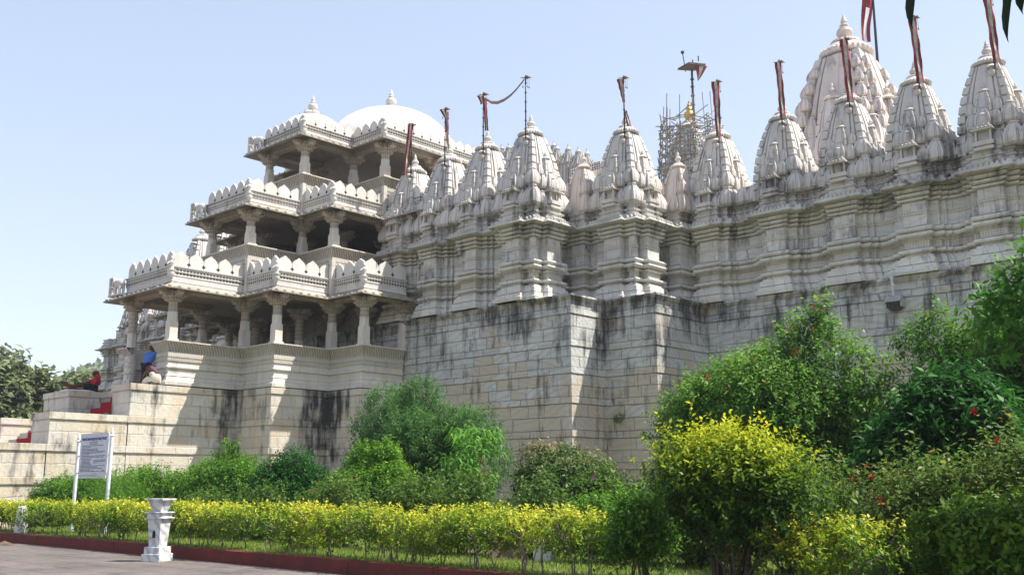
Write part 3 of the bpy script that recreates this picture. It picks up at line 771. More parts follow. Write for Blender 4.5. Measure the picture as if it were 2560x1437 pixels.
# tier three
R3 = [(-38.95, 26.8), (-38.95, 29.75), (-36.45, 29.75), (-36.45, 38)]
Lf3 = [(-42.25, 26.8), (-42.25, 29.75), (-44.7, 29.75), (-44.7, 38)]
c3 = cols_of(R3, Lf3, 16.35)[:-1]+[(-36.6, 33.2, 16.35), (-36.6, 36.6, 16.35), (-44.5, 33.2, 16.35), (-39.2, 36.6, 15.2), (-42.2, 36.6, 15.2)]
c3 = [c for c in c3 if c[1] < 37.5]
tier(R3, Lf3, 15.2, 14.5, 16.35, 18.05, .95, c3, .58, [(-44.7, 38), (-36.45, 38)][::-1], False)
# dark inner halls behind the open tiers
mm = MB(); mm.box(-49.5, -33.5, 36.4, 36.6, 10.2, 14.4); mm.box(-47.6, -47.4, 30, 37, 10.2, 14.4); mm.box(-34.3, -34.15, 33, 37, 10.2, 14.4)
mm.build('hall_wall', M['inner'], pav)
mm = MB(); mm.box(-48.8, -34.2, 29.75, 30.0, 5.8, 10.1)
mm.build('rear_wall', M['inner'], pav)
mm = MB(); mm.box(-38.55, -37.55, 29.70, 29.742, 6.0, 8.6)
mm.build('doorway', M['dark'], pav)  # dark panel on the solid wall, painted shade of the opening
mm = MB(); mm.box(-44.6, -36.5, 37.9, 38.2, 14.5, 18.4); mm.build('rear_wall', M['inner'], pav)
# posts at the re-entrant corners of the parapets
for x, y, z0, z1 in ((-39.1, 24.1, 10.2, 11.8), (-36.6, 26.95, 10.2, 11.8), (-38.95, 26.8, 14.3, 15.9), (-36.45, 29.75, 14.3, 15.9)):
    mm = MB(); mm.ring([[(x-r, y-r, z), (x+r, y-r, z), (x+r, y+r, z), (x-r, y+r, z)] for z, r in ((z0-.18, .14), (z0-.1, .14), (z0-.09, .1), (z1, .1))])
    mm.build('corner_post', M['porch'], pav)
# lesser dome and great dome
def dome(cx, cy, r, zb, zt, name, oct_=None):
    m = MB(); n = 14; prof = [(r*1.02, zb-.5), (r*1.02, zb)]
    for i in range(n): a = PI/2*i/n; prof.append((r*math.cos(a)**.92, zb+(zt-zb)*math.sin(a)))
    prof.append((.02, zt))
    m.lathe(cx, cy, prof, 56)
    return m.build(name, M['dome'], pav, edge=50)
d1 = dome(-41.0, 33.8, 3.75, 19.1, 22.05, 'dome')
d2 = dome(-41.0, 28.6, 1.75, 18.9, 20.35, 'dome')
for d, (x, y, z), s in ((d1, (-41.0, 33.8, 22.0), 1.0), (d2, (-41.0, 28.6, 20.3), .85)):
    f = MB(); f.lathe(0, 0, [(.42, -.08), (.40, .1), (.36, .14)], 20); f.lathe(0, 0, [(.36, .12), (.44, .16), (.46, .24), (.40, .32), (.25, .36)], 48, .05, 20)
    f.lathe(0, 0, [(.2, .34), (.16, .42), (.26, .52), (.30, .66), (.25, .80), (.12, .88), (.17, .94), (.10, 1.02), (.13, 1.1), (.06, 1.24), (.01, 1.42)], 20)
    o = f.build('finial', M['merlon'], d, edge=40); o.location = (x, y, z); o.scale = (s,)*3
pt = MB()
for k in range(10):
    a = k*2*PI/10; c, s = math.cos(a), math.sin(a)
    A = [(.55*c-.14*s*q, .55*s+.14*c*q, 0) for q in (-1, 1)]
    pt.ring([[(A[0][0], A[0][1], 0), (A[1][0], A[1][1], 0), (.5*c, .5*s, 0)], [(.62*c-.12*s*-1, .62*s+.12*c*-1, .15), (.62*c-.12*s, .62*s+.12*c, .15), (.55*c, .55*s, .15)], [(.72*c-.01, .72*s, .34), (.72*c+.01, .72*s, .34), (.70*c, .70*s, .33)]])
o = pt.build('lotus_petals', M['merlon'], d2); o.location = (-41.0, 28.6, 20.12)
# drum under the great dome
mm = MB(); mm.lathe(-41.0, 33.8, [(4.05, 18.3), (4.05, 19.25), (3.9, 19.3)], 16); mm.build('dome_drum', M['inner'], pav)

def elephant(mat):
    """carved elephant on a slab, trunk resting on a post; faces -X"""
    m = MB()
    m.box(-.62, .50, -.17, .17, -.08, 0); m.box(-.66, -.57, -.13, .13, 0, .82); m.box(-.66, -.40, -.10, .10, .76, .84)
    m.ring([[(x, math.cos(a)*ry, zc+math.sin(a)*rz) for a in [i*PI/6 for i in range(12)]] for x, ry, rz, zc in
            ((.46, .03, .05, .50), (.43, .12, .16, .47), (.32, .17, .22, .46), (.12, .18, .23, .47), (-.06, .17, .22, .50), (-.16, .13, .18, .56), (-.22, .12, .17, .62), (-.32, .12, .16, .64), (-.40, .09, .12, .61), (-.44, .05, .07, .56))])
    m.tube([(-.40, 0, .58), (-.49, 0, .46), (-.50, 0, .30), (-.44, 0, .16)], [.065, .05, .04, .03], 8)
    for x in (.34, -.06):
        for y in (-.09, .09): m.tube([(x, y, .42), (x+.01, y, .2), (x, y, 0)], [.085, .065, .07], 8)
    for sy in (-1, 1):
        m.ring([[(-.22+.10*math.cos(a), sy*.12, .58+.12*math.sin(a)) for a in [i*PI/5 for i in range(10)]], [(-.20+.09*math.cos(a), sy*.17, .57+.11*math.sin(a)) for a in [i*PI/5 for i in range(10)]]])
        m.tube([(-.42, sy*.05, .52), (-.52, sy*.07, .48)], [.02, .008], 6)
    m.tube([(.46, 0, .52), (.53, 0, .40), (.52, 0, .2)], [.02, .015, .02], 6)
    return m
for (x, y, z, s) in ((-43.75, 20.3, 10.18, 1.0), (-43.1, 23.75, 14.35, 1.0), (-42.65, 26.45, 18.35, 1.0)):
    o = elephant(None).build('elephant_carving', M['parapet'], pav, edge=50); o.location = (x, y, z); o.scale = (s,)*3
def figure_bracket():
    m = MB(); m.lathe(0, 0, [(.05, -.30), (.12, -.22), (.16, -.12), (.14, -.05), (.18, 0), (.18, .05), (.10, .08), (.09, .25), (.12, .33), (.10, .42), (.05, .46), (.075, .52), (.07, .60), (.02, .66)], 12)
    m.tube([(.0, -.1, .38), (.0, -.2, .28), (0, -.14, .18)], [.035, .03, .025], 6); m.tube([(.1, 0, .38), (.18, -.02, .3), (.12, -.1, .2)], [.035, .03, .025], 6)
    return m
for (x, y, z) in ((-39.1, 20.4, 10.62), (-36.55, 23.95, 10.62), (-34.2, 26.9, 10.62), (-38.85, 23.8, 14.7), (-36.3, 26.65, 14.7), (-38.7, 26.5, 18.6), (-36.2, 29.45, 18.6)):
    o = figure_bracket().build('carved_figure', M['parapet'], pav, edge=45); o.location = (x, y, z)

# lower platform of the pavilion: stepped block base following the plan
base_path = [(-39.25, 20.2), (-39.0, 24.05), (-36.62, 24.05), (-36.3, 27.0), (-34.25, 27.0), (-34.25, 29.55)]
bp_l = [(-44.9, 24.05), (-46.3, 24.05), (-46.5, 27.0), (-48.6, 27.0), (-48.6, 29.55)]
lev = [5.75, 4.42, 3.2, 1.95, .75]
def base_prof(top):
    p = []
    for i, z in enumerate([l for l in lev if l <= top+.01]):
        e = .02*i
        p += [(e+.0 if i else .07, z), (e+.07, z-.01), (e+.07, z-.27), (e+.02, z-.275)]
    p.append((p[-1][0], -.3)); return p
BPR = [(-39.3, 24.05), (-36.65, 24.05), (-36.65, 27.0), (-34.3, 27.0), (-34.3, 29.65)]
BPL = [(-49.2, 29.65), (-49.2, 27.0), (-46.9, 27.0), (-46.9, 24.05), (-44.6, 24.05)]
b0 = mould(BPL+[(-44.6, 20.2), (-40.9, 20.2), (-40.9, 19.13), (-39.3, 19.13)]+BPR, base_prof(5.75), 'platform', M['base'], pav)
mm = MB(); P = offset(BPL+[(-44.6, 20.2), (-40.9, 20.2), (-40.9, 19.13), (-39.3, 19.13)]+BPR, .07); mm.v = [(x, y, 5.75) for x, y in P]; mm.face(range(len(P))); mm.build('platform_top', M['base'], pav)
stair = empty('staircase', (-43, 17, 0), 'broad stone entrance stairs with red carpet between stepped block side walls', 'staircase')
def cheek(x0, x1, tiers_, name):
    for (y0, y1, zt) in tiers_:
        pth = [(x0, y1), (x0, y0), (x1, y0), (x1, y1)]
        mould(pth, base_prof(zt), name, M['base'], stair)
        mm = MB(); P = offset(pth, .07); mm.v = [(x, y, zt-.002) for x, y in P]; mm.face(range(4)); mm.build(name+'_top', M['base'], stair)
cheek(-40.9, -39.3, [(15.98, 19.05, 4.42), (12.9, 15.9, 3.2), (9.8, 12.82, 1.95)], 'side_wall')
cheek(-46.9, -44.3, [(18.75, 20.12, 5.75), (16.05, 18.67, 4.42), (12.9, 15.97, 3.2), (9.8, 12.82, 1.95)], 'side_wall')
mm = MB(); cp = MB()
flights = []; yy = 20.6
for k in range(1, 20):
    run = .43 if k % 5 else 1.25      # a landing after every five steps
    flights.append((5.75-.28*k, yy-run, yy)); yy -= run
for zt, yf, yb in flights:
    mm.box(-44.22, -40.98, yf, yb+.01, -.2, zt)
    x0, x1 = -43.35, -41.0
    cp.ring([[(x0, yf-.012, zt-.285), (x0, yf-.012, zt+.012), (x0, yb+.015, zt+.012), (x0, yb+.015, zt)], [(x1, yf-.012, zt-.285), (x1, yf-.012, zt+.012), (x1, yb+.015, zt+.012), (x1, yb+.015, zt)]])
mm.build('steps', M['grey'], stair); cp.build('carpet', M['red_carpet'], stair)

# ---------------------------------------------------------------- flags
RV = Vector((.729, .6845, 0))
def strip(pts, widths, mats, name, parent, wd=RV):
    """long banner; three bands across: edge, centre, edge"""
    m = MB(); fr = (-.5, -.13, .2, .5); rows = []
    for (p, w) in zip(pts, widths):
        rows.append([Vector(p)+wd*(w*f)+Vector((.684, -.729, 0))*(.03*math.sin(f*7+p[2]*3)) for f in fr])
    for a, b in zip(rows, rows[1:]):
        for i in range(3):
            o = len(m.v); m.v += [tuple(a[i]), tuple(a[i+1]), tuple(b[i+1]), tuple(b[i])]; m.cur = 1 if i == 1 else 0; m.face((o, o+1, o+2, o+3))
    return m.build(name, mats, parent, smooth=True)
FM = [M['flag_red'], M['flag_white']]
def flagpole(x, y, label, rib=None, z0=15.95, zt=18.62):
    e = empty('flag_pole', (x, y, z0), label, 'flag pole', 'flag poles on the temple spires')
    m = MB(); m.tube([(0, 0, 0), (0, 0, zt-z0)], .028, 8)
    z = .35
    while z < zt-z0: m.tube([(0, 0, z), (0, 0, z+.04)], .048, 8); z += .42
    m.build('pole', M['black_metal'], e, smooth=True)
    h = zt-z0
    m = MB(); m.box(-.04, .17, -.05, .12, h, h+.05); m.box(-.02, .05, -.02, .05, h+.05, h+.12); m.tube([(-.16, -.15, h+.02), (.18, .17, h+.02)], .018, 6)
    m.build('crossbar', M['brown_slab'], e)
    for dx in (.09, .15, -.12):
        m = MB(); q = (RV.x*dx, RV.y*dx); m.tube([(q[0], q[1], h), (q[0], q[1], h-.3-.5*abs(dx))], .006, 4); m.lathe(q[0], q[1], [(.01, h-.3-.5*abs(dx)), (.025, h-.35-.5*abs(dx)), (.02, h-.38-.5*abs(dx))], 8)
        m.build('bell', M['black_metal'], e)
    if rib:
        for (d0, d1, z1, z2, w0, w1) in rib:
            pts = []; ws = []
            for i in range(13):
                t = i/12; d = d0+(d1-d0)*t; pts.append((RV.x*d+.03, RV.y*d-.06, z1+(z2-z1)*t-z0)); ws.append((w0+(w1-w0)*t)*(1+.1*math.sin(i*1.7)))
            strip(pts, ws, FM, 'banner', e)
    return e
flagpole(-34.5, 29.75, 'flag pole with red banner on the first spire beside the pavilion', [(-.02, -.25, 18.6, 16.0, .26, .2)], zt=18.5)
flagpole(-32.05, 29.65, 'bare black flag pole with thin limp banner, second spire from the pavilion', [(-.1, .1, 18.6, 18.1, .3, .12), (.08, .16, 18.5, 16.6, .16, .1)])
flagpole(-29.58, 29.65, 'flag pole whose banner streams over to the next pole on the right', [(-.12, -.02, 18.6, 18.2, .3, .12), (.08, .17, 18.5, 16.95, .15, .16)], zt=18.65)
e = flagpole(-26.95, 29.55, 'tall bare flag pole with drooping streamer tied to it, above the plinth corner', zt=18.65)
pts = [(-26.98, 29.52, 18.62), (-27.15, 29.52, 18.50), (-27.45, 29.53, 18.30), (-27.8, 29.55, 18.13), (-28.2, 29.56, 18.02), (-28.6, 29.57, 18.0), (-29.0, 29.58, 18.12), (-29.4, 29.6, 18.42)]
strip([(p[0]+26.95, p[1]-29.55, p[2]-15.95) for p in pts], [.10, .12, .13, .14, .15, .15, .13, .1], FM, 'streamer', e, wd=Vector((.2, 0, 1)).normalized())
flagpole(-23.8, 32.25, 'flag pole with banner wrapped round it on the lone corner spire', [(-.12, .0, 18.5, 17.45, .3, .1), (.06, .22, 17.1, 16.4, .1, .18)], zt=18.55)
flagpole(-21.22, 35.45, 'flag pole with wide red banner hanging in front of the scaffolding', [(-.05, .0, 18.62, 16.15, .34, .2)])
flagpole(-18.28, 35.45, 'flag pole with narrow folded red banner left of the great rear spire', [(-.03, .06, 18.62, 16.2, .26, .24)])
flagpole(-15.42, 35.45, 'flag pole with red banner in front of the great rear spire', [(-.06, .05, 18.7, 16.1, .32, .26)], zt=18.7)
flagpole(-12.74, 35.45, 'flag pole with red banner right of the great rear spire', [(-.06, .06, 18.72, 16.1, .3, .28)], zt=18.7)
flagpole(-10.1, 35.45, 'flag pole with long red banner cut by the top of the picture', [(-.06, .08, 18.8, 16.1, .32, .26)], zt=18.75)
e = empty('flag_mast', (-20.85, 52, 23.6), 'tall mast flying a large red and white flag behind the great spire', 'flag mast')
m = MB(); m.tube([(0, 0, 0), (.02, 0, 9)], [.09, .05], 8); m.build('mast', M['black_metal'], e)
m = MB(); rows = []
for i in range(17):
    t = i/16; z = 5.6-3.2*t; c = -.25-.25*t+.06*math.sin(t*6); w = .62*(1-.45*abs(t-.45))
    rows.append([Vector((0, -.1, z-.15*f))+RV*(c+w*f)+Vector((.684, -.729, 0))*(.10*math.sin(f*5+t*5)) for f in (-.5, -.18, .18, .5)])
for a, b in zip(rows, rows[1:]):
    for i in range(3):
        o = len(m.v); m.v += [tuple(q) for q in (a[i], a[i+1], b[i+1], b[i])]
m = MB()
for j, (a, b) in enumerate(zip(rows, rows[1:])):
    for i in range(3):
        o = len(m.v); m.v += [tuple(q) for q in (a[i], a[i+1], b[i+1], b[i])]; m.cur = 1 if (i == 1 and j > 5) else 0; m.face((o, o+1, o+2, o+3))
m.build('flag', [M['flag_red'], M['white_cloth']], e, smooth=True)
# mast with tray on the scaffolded spire
e = empty('flag_mast', (-38.1, 60.2, 28.0), 'dark mast carrying a tilted tray and pennant above the scaffolded spire', 'flag mast')
m = MB(); m.tube([(0, 0, 0), (0, 0, 4.1)], .085, 8)
for z in (.6, 1.3, 2.0, 2.7, 3.3): m.tube([(0, 0, z), (0, 0, z+.08)], .15, 8)
m.build('mast', M['black_metal'], e)
m = MB(); a = [(-.75, -.75, 4.05), (.25, -.75, 4.25), (.75, .75, 4.45), (-.25, .75, 4.3)]
m.ring([a, [(x, y, z+.14) for x, y, z in a]]); m.build('tray', M['bark'], e)
m = MB(); m.tube([(-.55, 0, 4.1), (-.75, 0, 5.6)], .035, 6); m.lathe(-.76, 0, [(.02, 5.55), (.13, 5.65), (.13, 5.78), (.02, 5.86)], 10); m.tube([(.1, 0, 4.4), (.1, 0, 4.85)], .05, 6); m.tube([(.6, 0, 4.6), (.6, 0, 5.0)], .05, 6); m.build('rod', M['black_metal'], e)
strip([(.55, .4, 4.35), (.5, .35, 3.9), (.42, .3, 3.5), (.35, .25, 3.2)], [.95, .6, .3, .05], FM, 'pennant', e)

# ---------------------------------------------------------------- scaffolding
sc = empty('scaffolding', (-38.35, 60, 13.9), 'bamboo pole scaffolding wrapped round the spire under repair', 'scaffolding')
rs = random.Random(3)
N = 12; cen = Vector((-38.35, 60, 0))
def spt(k, z, r): a = 2*PI*k/N+.2; return Vector((r*math.cos(a), r*math.sin(a), z-13.9))
def rad(z): return 2.55+(.5 if z < 21 else 0)
for k in range(N):
    for r2 in (1.0, .78):
        top = 27.7+rs.uniform(-.4, .4)+(2.1 if rs.random() < .28 else 0)
        m = MB(); a = spt(k+rs.uniform(-.1, .1), 18.0, 2.75*r2); b = spt(k+rs.uniform(-.12, .12), top, 2.1*r2+rs.uniform(-.1, .1))
        m.tube([a, (a+b)/2+Vector((rs.uniform(-.08, .08), rs.uniform(-.08, .08), 0)), b], [.055, .05, .03], 5); m.build('pole', M['bamboo'], sc)
for lv in range(14):
    z = 18.9+lv*.68
    m = MB()
    for k in range(N):
        z2 = z+rs.uniform(-.15, .15); R_ = 2.7-.05*lv
        m.tube([spt(k-.15, z2, R_+.1), spt(k+1.15, z2+rs.uniform(-.2, .2), R_+.1)], .042, 5)
        if rs.random() < .75: m.tube([spt(k, z2, R_*.8), spt(k+1, z2+rs.uniform(-.2, .2), R_*.72)], .04, 5)
        if rs.random() < .7: m.tube([spt(k, z2+.05, R_+.45), spt(k, z2, R_*.6)], .04, 5)
        if rs.random() < .6: m.tube([spt(k, z2, R_+.1), spt(k+1, z2+.9, R_+.1)], .038, 5)
    m.build('tie_poles', M['bamboo'], sc)

# ---------------------------------------------------------------- sign board
sg = empty('sign_board', (-31.0, 14.0, .2), 'white framed notice board with blue lettering standing behind the hedge', 'sign')
P0 = Vector((-32.08, 14.0, .1)); P1 = Vector((-29.8, 14.0, .1)); tilt = Vector((0, .0, 1))
for P in (P0, P1):
    m = MB(); h = 2.88 if P is P0 else 2.98
    m.tube([P, P+Vector((0, 0, h))], .055, 12); m.lathe(P.x, P.y, [(.06, h+.1), (.075, h+.13), (.04, h+.17), (.06, h+.22), (.035, h+.28), (.008, h+.4)], 12)
    o = m.build('post', M['white_paint'], sg, edge=50)
def panel_pt(u, v, d=0.0):   # u 0..1 across, v 0..1 up, in the tilted plane of the board
    return Vector((-31.92+u*1.98, 13.98-d, 1.85+v*1.38))
m = MB(); out = []
for (cu, cv, a0) in ((.93, .955, 0), (.07, .955, 90)):
    for k in range(7):
        a = math.radians(a0+15*k); out.append((cu+.06*math.cos(a), cv+.045*math.sin(a)))
out = out+[(.01, .0), (.97, .0), (.97, .09), (.99, .10)]
m.ring([[panel_pt(u, v, -.03) for u, v in out], [panel_pt(u, v, 0) for u, v in out]]); m.build('panel', M['sign_face'], sg)
for v in (.12, .5, .85):
    for u, P in ((0.0, P0), (1.0, P1)):
        m = MB(); m.tube([panel_pt(u if u else .01, v, -.02), (P.x, P.y, panel_pt(0, v).z)], .015, 6); m.build('bolt', M['black_metal'], sg)
def text(s, u, v, w, h, parent, bold=0.0, bx=None):
    c = bpy.data.curves.new('lettering', 'FONT'); c.body = s; c.size = h; c.align_x = 'LEFT'; c.offset = bold; c.extrude = .002
    o = bpy.data.objects.new('lettering', c); COL.objects.link(o); c.materials.append(M['ink'])
    bpy.context.view_layer.update()
    wd = o.dimensions.x or 1
    me_ = bpy.data.meshes.new_from_object(o); COL.objects.unlink(o); bpy.data.objects.remove(o); o = bpy.data.objects.new('lettering', me_); COL.objects.link(o)
    p = panel_pt(u, v, .006); o.location = p; o.rotation_euler = (PI/2, 0, 0); o.scale = (w*1.98/wd, 1, 1); o.parent = parent
text('SHETH ANANDJI KALYANJI TRUST', .07, .845, .86, .105, sg, .004)
rl = random.Random(5)
m = MB()
def textline(u0, u1, v, h=.012):
    u = u0
    while u < u1:
        w = min(rl.uniform(.02, .05), u1-u)
        q = [panel_pt(u, v-h/2, .004), panel_pt(u+w, v-h/2, .004), panel_pt(u+w, v+h/2, .004), panel_pt(u, v+h/2, .004)]
        m.ring([q, [Vector(p)+Vector((0, -.003, 0)) for p in q]]); u += w+.008
textline(.33, .64, .805, .013); textline(.34, .62, .765, .015)
for u0, u1, v in ((.08, .82, .725), (.08, .40, .69), (.08, .64, .65), (.08, .64, .62), (.08, .92, .59), (.08, .82, .56), (.08, .37, .53), (.08, .92, .495), (.08, .86, .465), (.08, .44, .43),
                  (.11, .41, .395), (.12, .40, .365), (.10, .42, .335), (.52, .94, .40), (.52, .94, .37), (.52, .68, .34), (.08, .45, .305), (.07, .92, .275), (.09, .70, .245), (.07, .84, .215), (.07, .44, .185), (.07, .74, .155), (.84, .92, .175), (.80, .94, .145), (.07, .62, .06)):
    textline(u0, u1, v)
m.build('small_print_text', M['ink'], sg)

# ---------------------------------------------------------------- marble pedestal, post, blocks, lamp
pd = empty('pedestal', (-21.17, 11.17, 0), 'grey veined marble pedestal with flared square bowl standing on the pavement', 'pedestal', rz=math.radians(24))
def sq(r, z): return [(r, -r, z), (r, r, z), (-r, r, z), (-r, -r, z)]
for nm, rr in (('foot', [(.235, 0), (.235, .155), (.22, .165)]), ('plinth_block', [(.20, .165), (.20, .30), (.19, .31)]), ('shaft', [(.135, .31), (.175, .90)]),
               ('collar', [(.225, .90), (.235, .915), (.235, .93), (.185, .935), (.185, 1.02), (.225, 1.025), (.235, 1.04), (.225, 1.055)]),
               ('bowl', [(.11, 1.055), (.195, 1.30), (.235, 1.305), (.235, 1.34), (.15, 1.34), (.13, 1.27)])):
    m = MB(); m.ring([sq(r, z) for r, z in rr]); o = m.build(nm, M['marble'], pd)
    b = o.modifiers.new('bevel', 'BEVEL'); b.width = .006; b.segments = 2
m = MB(); m.ring([[(x, y, z) for x, z in ((-.035, .5), (.035, .5), (.035, .62), (.02, .65), (.008, .655), (0, .68), (-.008, .655), (-.02, .65), (-.035, .62))] for y in (-.163, -.12)])
m.build('niche', M['dark'], pd)  # dark solid piece, painted shade in place of a cut recess
m = MB(); m.ring([[(x*k, y*k, z) for x, y in ((.17, -.13), (.17, .13), (-.17, .13), (-.17, -.13))] for z, k in ((.1, 1.0), (.5, .93), (.95, .78), (1.02, .7))])
o = m.build('stone_post', M['white_block']); o.location = (-31.8, 12.35, 0); o.rotation_euler[2] = .3; b = o.modifiers.new('bevel', 'BEVEL'); b.width = .03
tag(o, 'short whitewashed stone post at the kerb in a gap of the left hedge', 'post')
m = MB(); m.ring([sq(.17, 0), sq(.17, .42), sq(.15, .45)]); o = m.build('white_block', M['white_block']); o.location = (-13.15, 14.9, .16); o.rotation_euler[2] = .5
tag(o, 'square white block on the grass seen through the hedge stems', 'block')
m = MB(); m.ring([[(x, y*1, z) for x, y in ((.34, -.05), (.34, .05), (-.34, .05), (-.34, -.05))] for z in (0, .4)]); o = m.build('leaning_slab', M['brown_slab']); o.location = (-13.95, 14.75, .16); o.rotation_euler = (-.2, 0, .75)
tag(o, 'brown stone slab beside the white block behind the hedge', 'slab')
for i, (x, y, r) in enumerate(((-30.2, 11.35, .3), (-29.85, 11.25, 1.2))):
    m = MB(); rows = []
    for k in range(7):
        t = k/6; w = .085*math.sin(PI*(t*.9+.05)); rows.append([((t-.5)*.42, -w, .02+.05*math.sin(t*4)), ((t-.5)*.42, 0, .035+.06*math.sin(t*4)), ((t-.5)*.42, w, .02+.05*math.sin(t*3+1))])
    m.ring(rows, closed=False, cap0=False, cap1=False); o = m.build('dry_leaf', M['dry_leaf']); o.location = (x, y, .01); o.rotation_euler[2] = r
    tag(o, ('curled dry brown leaf on the pavement near the kerb, left one' if i == 0 else 'curled dry brown leaf lying right of another on the pavement'), 'leaf')
lp = empty('wall_lamp', (-14.1, 35.1, 8.0), 'old floodlight in a stone-coloured hood fixed high on the plinth wall', 'lamp')
m = MB(); m.ring([[(-.28, .05, .22), (.28, .05, .22), (.22, .3, .34), (-.22, .3, .34)], [(-.3, -.32, .06), (.3, -.32, .06), (.26, -.05, .34), (-.26, -.05, .34)]]); m.box(-.30, -.25, -.2, .2, -.12, .2); m.box(.25, .30, -.2, .2, -.12, .2); m.build('hood', M['lamp_body'], lp)
m = MB(); m.ring([[(-.24, -.24, .12), (.24, -.24, .12), (.24, .12, .2), (-.24, .12, .2)], [(-.2, -.2, -.16), (.2, -.2, -.16), (.2, .1, -.22), (-.2, .1, -.22)]]); m.build('lamp_glass', M['glass'], lp)
pp_ = MB(); pp_.tube([(-13.2, 35.02, 9.1), (-14.08, 35.0, 9.1), (-14.12, 34.98, 9.06), (-14.1, 35.02, 8.3)], .055, 8); pp_.tube([(-14.1, 35.02, 8.72), (-14.1, 35.02, 8.66)], .08, 8)
tag(pp_.build('conduit_pipe', M['pvc'], edge=50), 'white plastic pipe dropping from the wall top to the floodlight', 'pipe')

# ---------------------------------------------------------------- people
def skin_mesh(name, verts, edges, radii, mat, parent=None, root=0, sub=2):
    me = bpy.data.meshes.new(name); me.from_pydata([tuple(v) for v in verts], edges, []); me.materials.append(mat)
    o = bpy.data.objects.new(name, me); COL.objects.link(o)
    if parent: o.parent = parent
    s = o.modifiers.new('skin', 'SKIN')
    for i, r in enumerate(radii):
        d = me.skin_vertices[0].data[i]; d.radius = (r if hasattr(r, '__len__') else (r, r)); d.use_root = (i == root)
    s.use_smooth_shade = True
    b = o.modifiers.new('sub', 'SUBSURF'); b.levels = sub; b.render_levels = sub
    return o
def person(loc, rz, J, label, clothes, shoes=None):
    """J: joints in metres around the pelvis foot point; one continuous body, clothing as children"""
    V = []; E = []; Rr = []
    idx = {}
    def add(n, p, r, frm=None):
        idx[n] = len(V); V.append(p); Rr.append(r)
        if frm is not None: E.append((idx[frm], idx[n]))
    add('pel', J['pel'], (.15, .11)); add('bel', J['bel'], (.13, .10), 'pel'); add('che', J['che'], (.15, .11), 'bel'); add('nec0', J['nec'], .055, 'che')
    hd = Vector(J['head']); nk = Vector(J['nec']); up_ = (hd-nk).normalized()
    add('jaw', tuple(nk+up_*.07), .085, 'nec0'); add('hd', tuple(hd), (.11, .122), 'jaw'); add('top', tuple(hd+up_*.075), .09, 'hd')
    fw = Vector(J['face']); add('nose', tuple(hd+fw*.10-up_*.01), .014, 'hd')
    for s in 'LR':
        add('sh'+s, J['sh'+s], .062, 'che'); add('el'+s, J['el'+s], .045, 'sh'+s); add('wr'+s, J['wr'+s], .028, 'el'+s)
        w = Vector(J['wr'+s]); d = (w-Vector(J['el'+s])).normalized(); sd = d.cross(Vector((0, 0, 1))); sd = sd.normalized() if sd.length > .1 else Vector((1, 0, 0))
        add('pa'+s, tuple(w+d*.07), (.035, .018), 'wr'+s)
        for k in range(4): add('f%d%s' % (k, s), tuple(w+d*(.15+.012*(k % 2))+sd*(.026*(k-1.5))-Vector((0, 0, .02))), .009, 'pa'+s)
        add('th'+s, tuple(w+d*.08+sd*.055), .010, 'pa'+s)
        add('hi'+s, J['hi'+s], .085, 'pel'); add('kn'+s, J['kn'+s], .058, 'hi'+s); add('an'+s, J['an'+s], .038, 'kn'+s); add('to'+s, J['to'+s], .030, 'an'+s)
    root = skin_mesh('person', V, E, Rr, M['skin']); root.location = loc; root.rotation_euler[2] = rz
    tag(root, label, 'person')
    for nm, mat, joints, links, ex in clothes:
        v = [J[j] if not isinstance(j, tuple) else j for j in joints]
        skin_mesh(nm, v, links, ex, mat, root)
    # eyes, mouth, ears in small
    sd = fw.cross(up_).normalized()
    for s in (-1, 1):
        m = MB(); c = hd+fw*.088+sd*.03*s+up_*.012; m.lathe(c.x, c.y, [(.002, c.z-.008), (.012, c.z), (.002, c.z+.008)], 8); m.build('eye', M['hair'], root)
        m = MB(); c = hd+sd*.088*s-up_*.005; m.lathe(c.x, c.y, [(.004, c.z-.03), (.016, c.z), (.012, c.z+.025)], 8); m.build('ear', M['skin'], root)
    m = MB(); c = hd+fw*.09-up_*.05; m.box(c.x-.018, c.x+.018, c.y-.008, c.y+.008, c.z-.004, c.z+.004); m.build('mouth', M['brown_cloth'], root)
    return root
def cap_hair(root, hd, bk, r=.13, mat='hair', name='hair'):
    m = MB(); m.lathe(hd[0]+bk[0], hd[1]+bk[1], [(r*.80, hd[2]-.05), (r*1.0, hd[2]), (r*1.03, hd[2]+.05), (r*.85, hd[2]+.105), (r*.4, hd[2]+.14), (.01, hd[2]+.147)], 16)
    return m.build(name, M[mat], root, smooth=True)
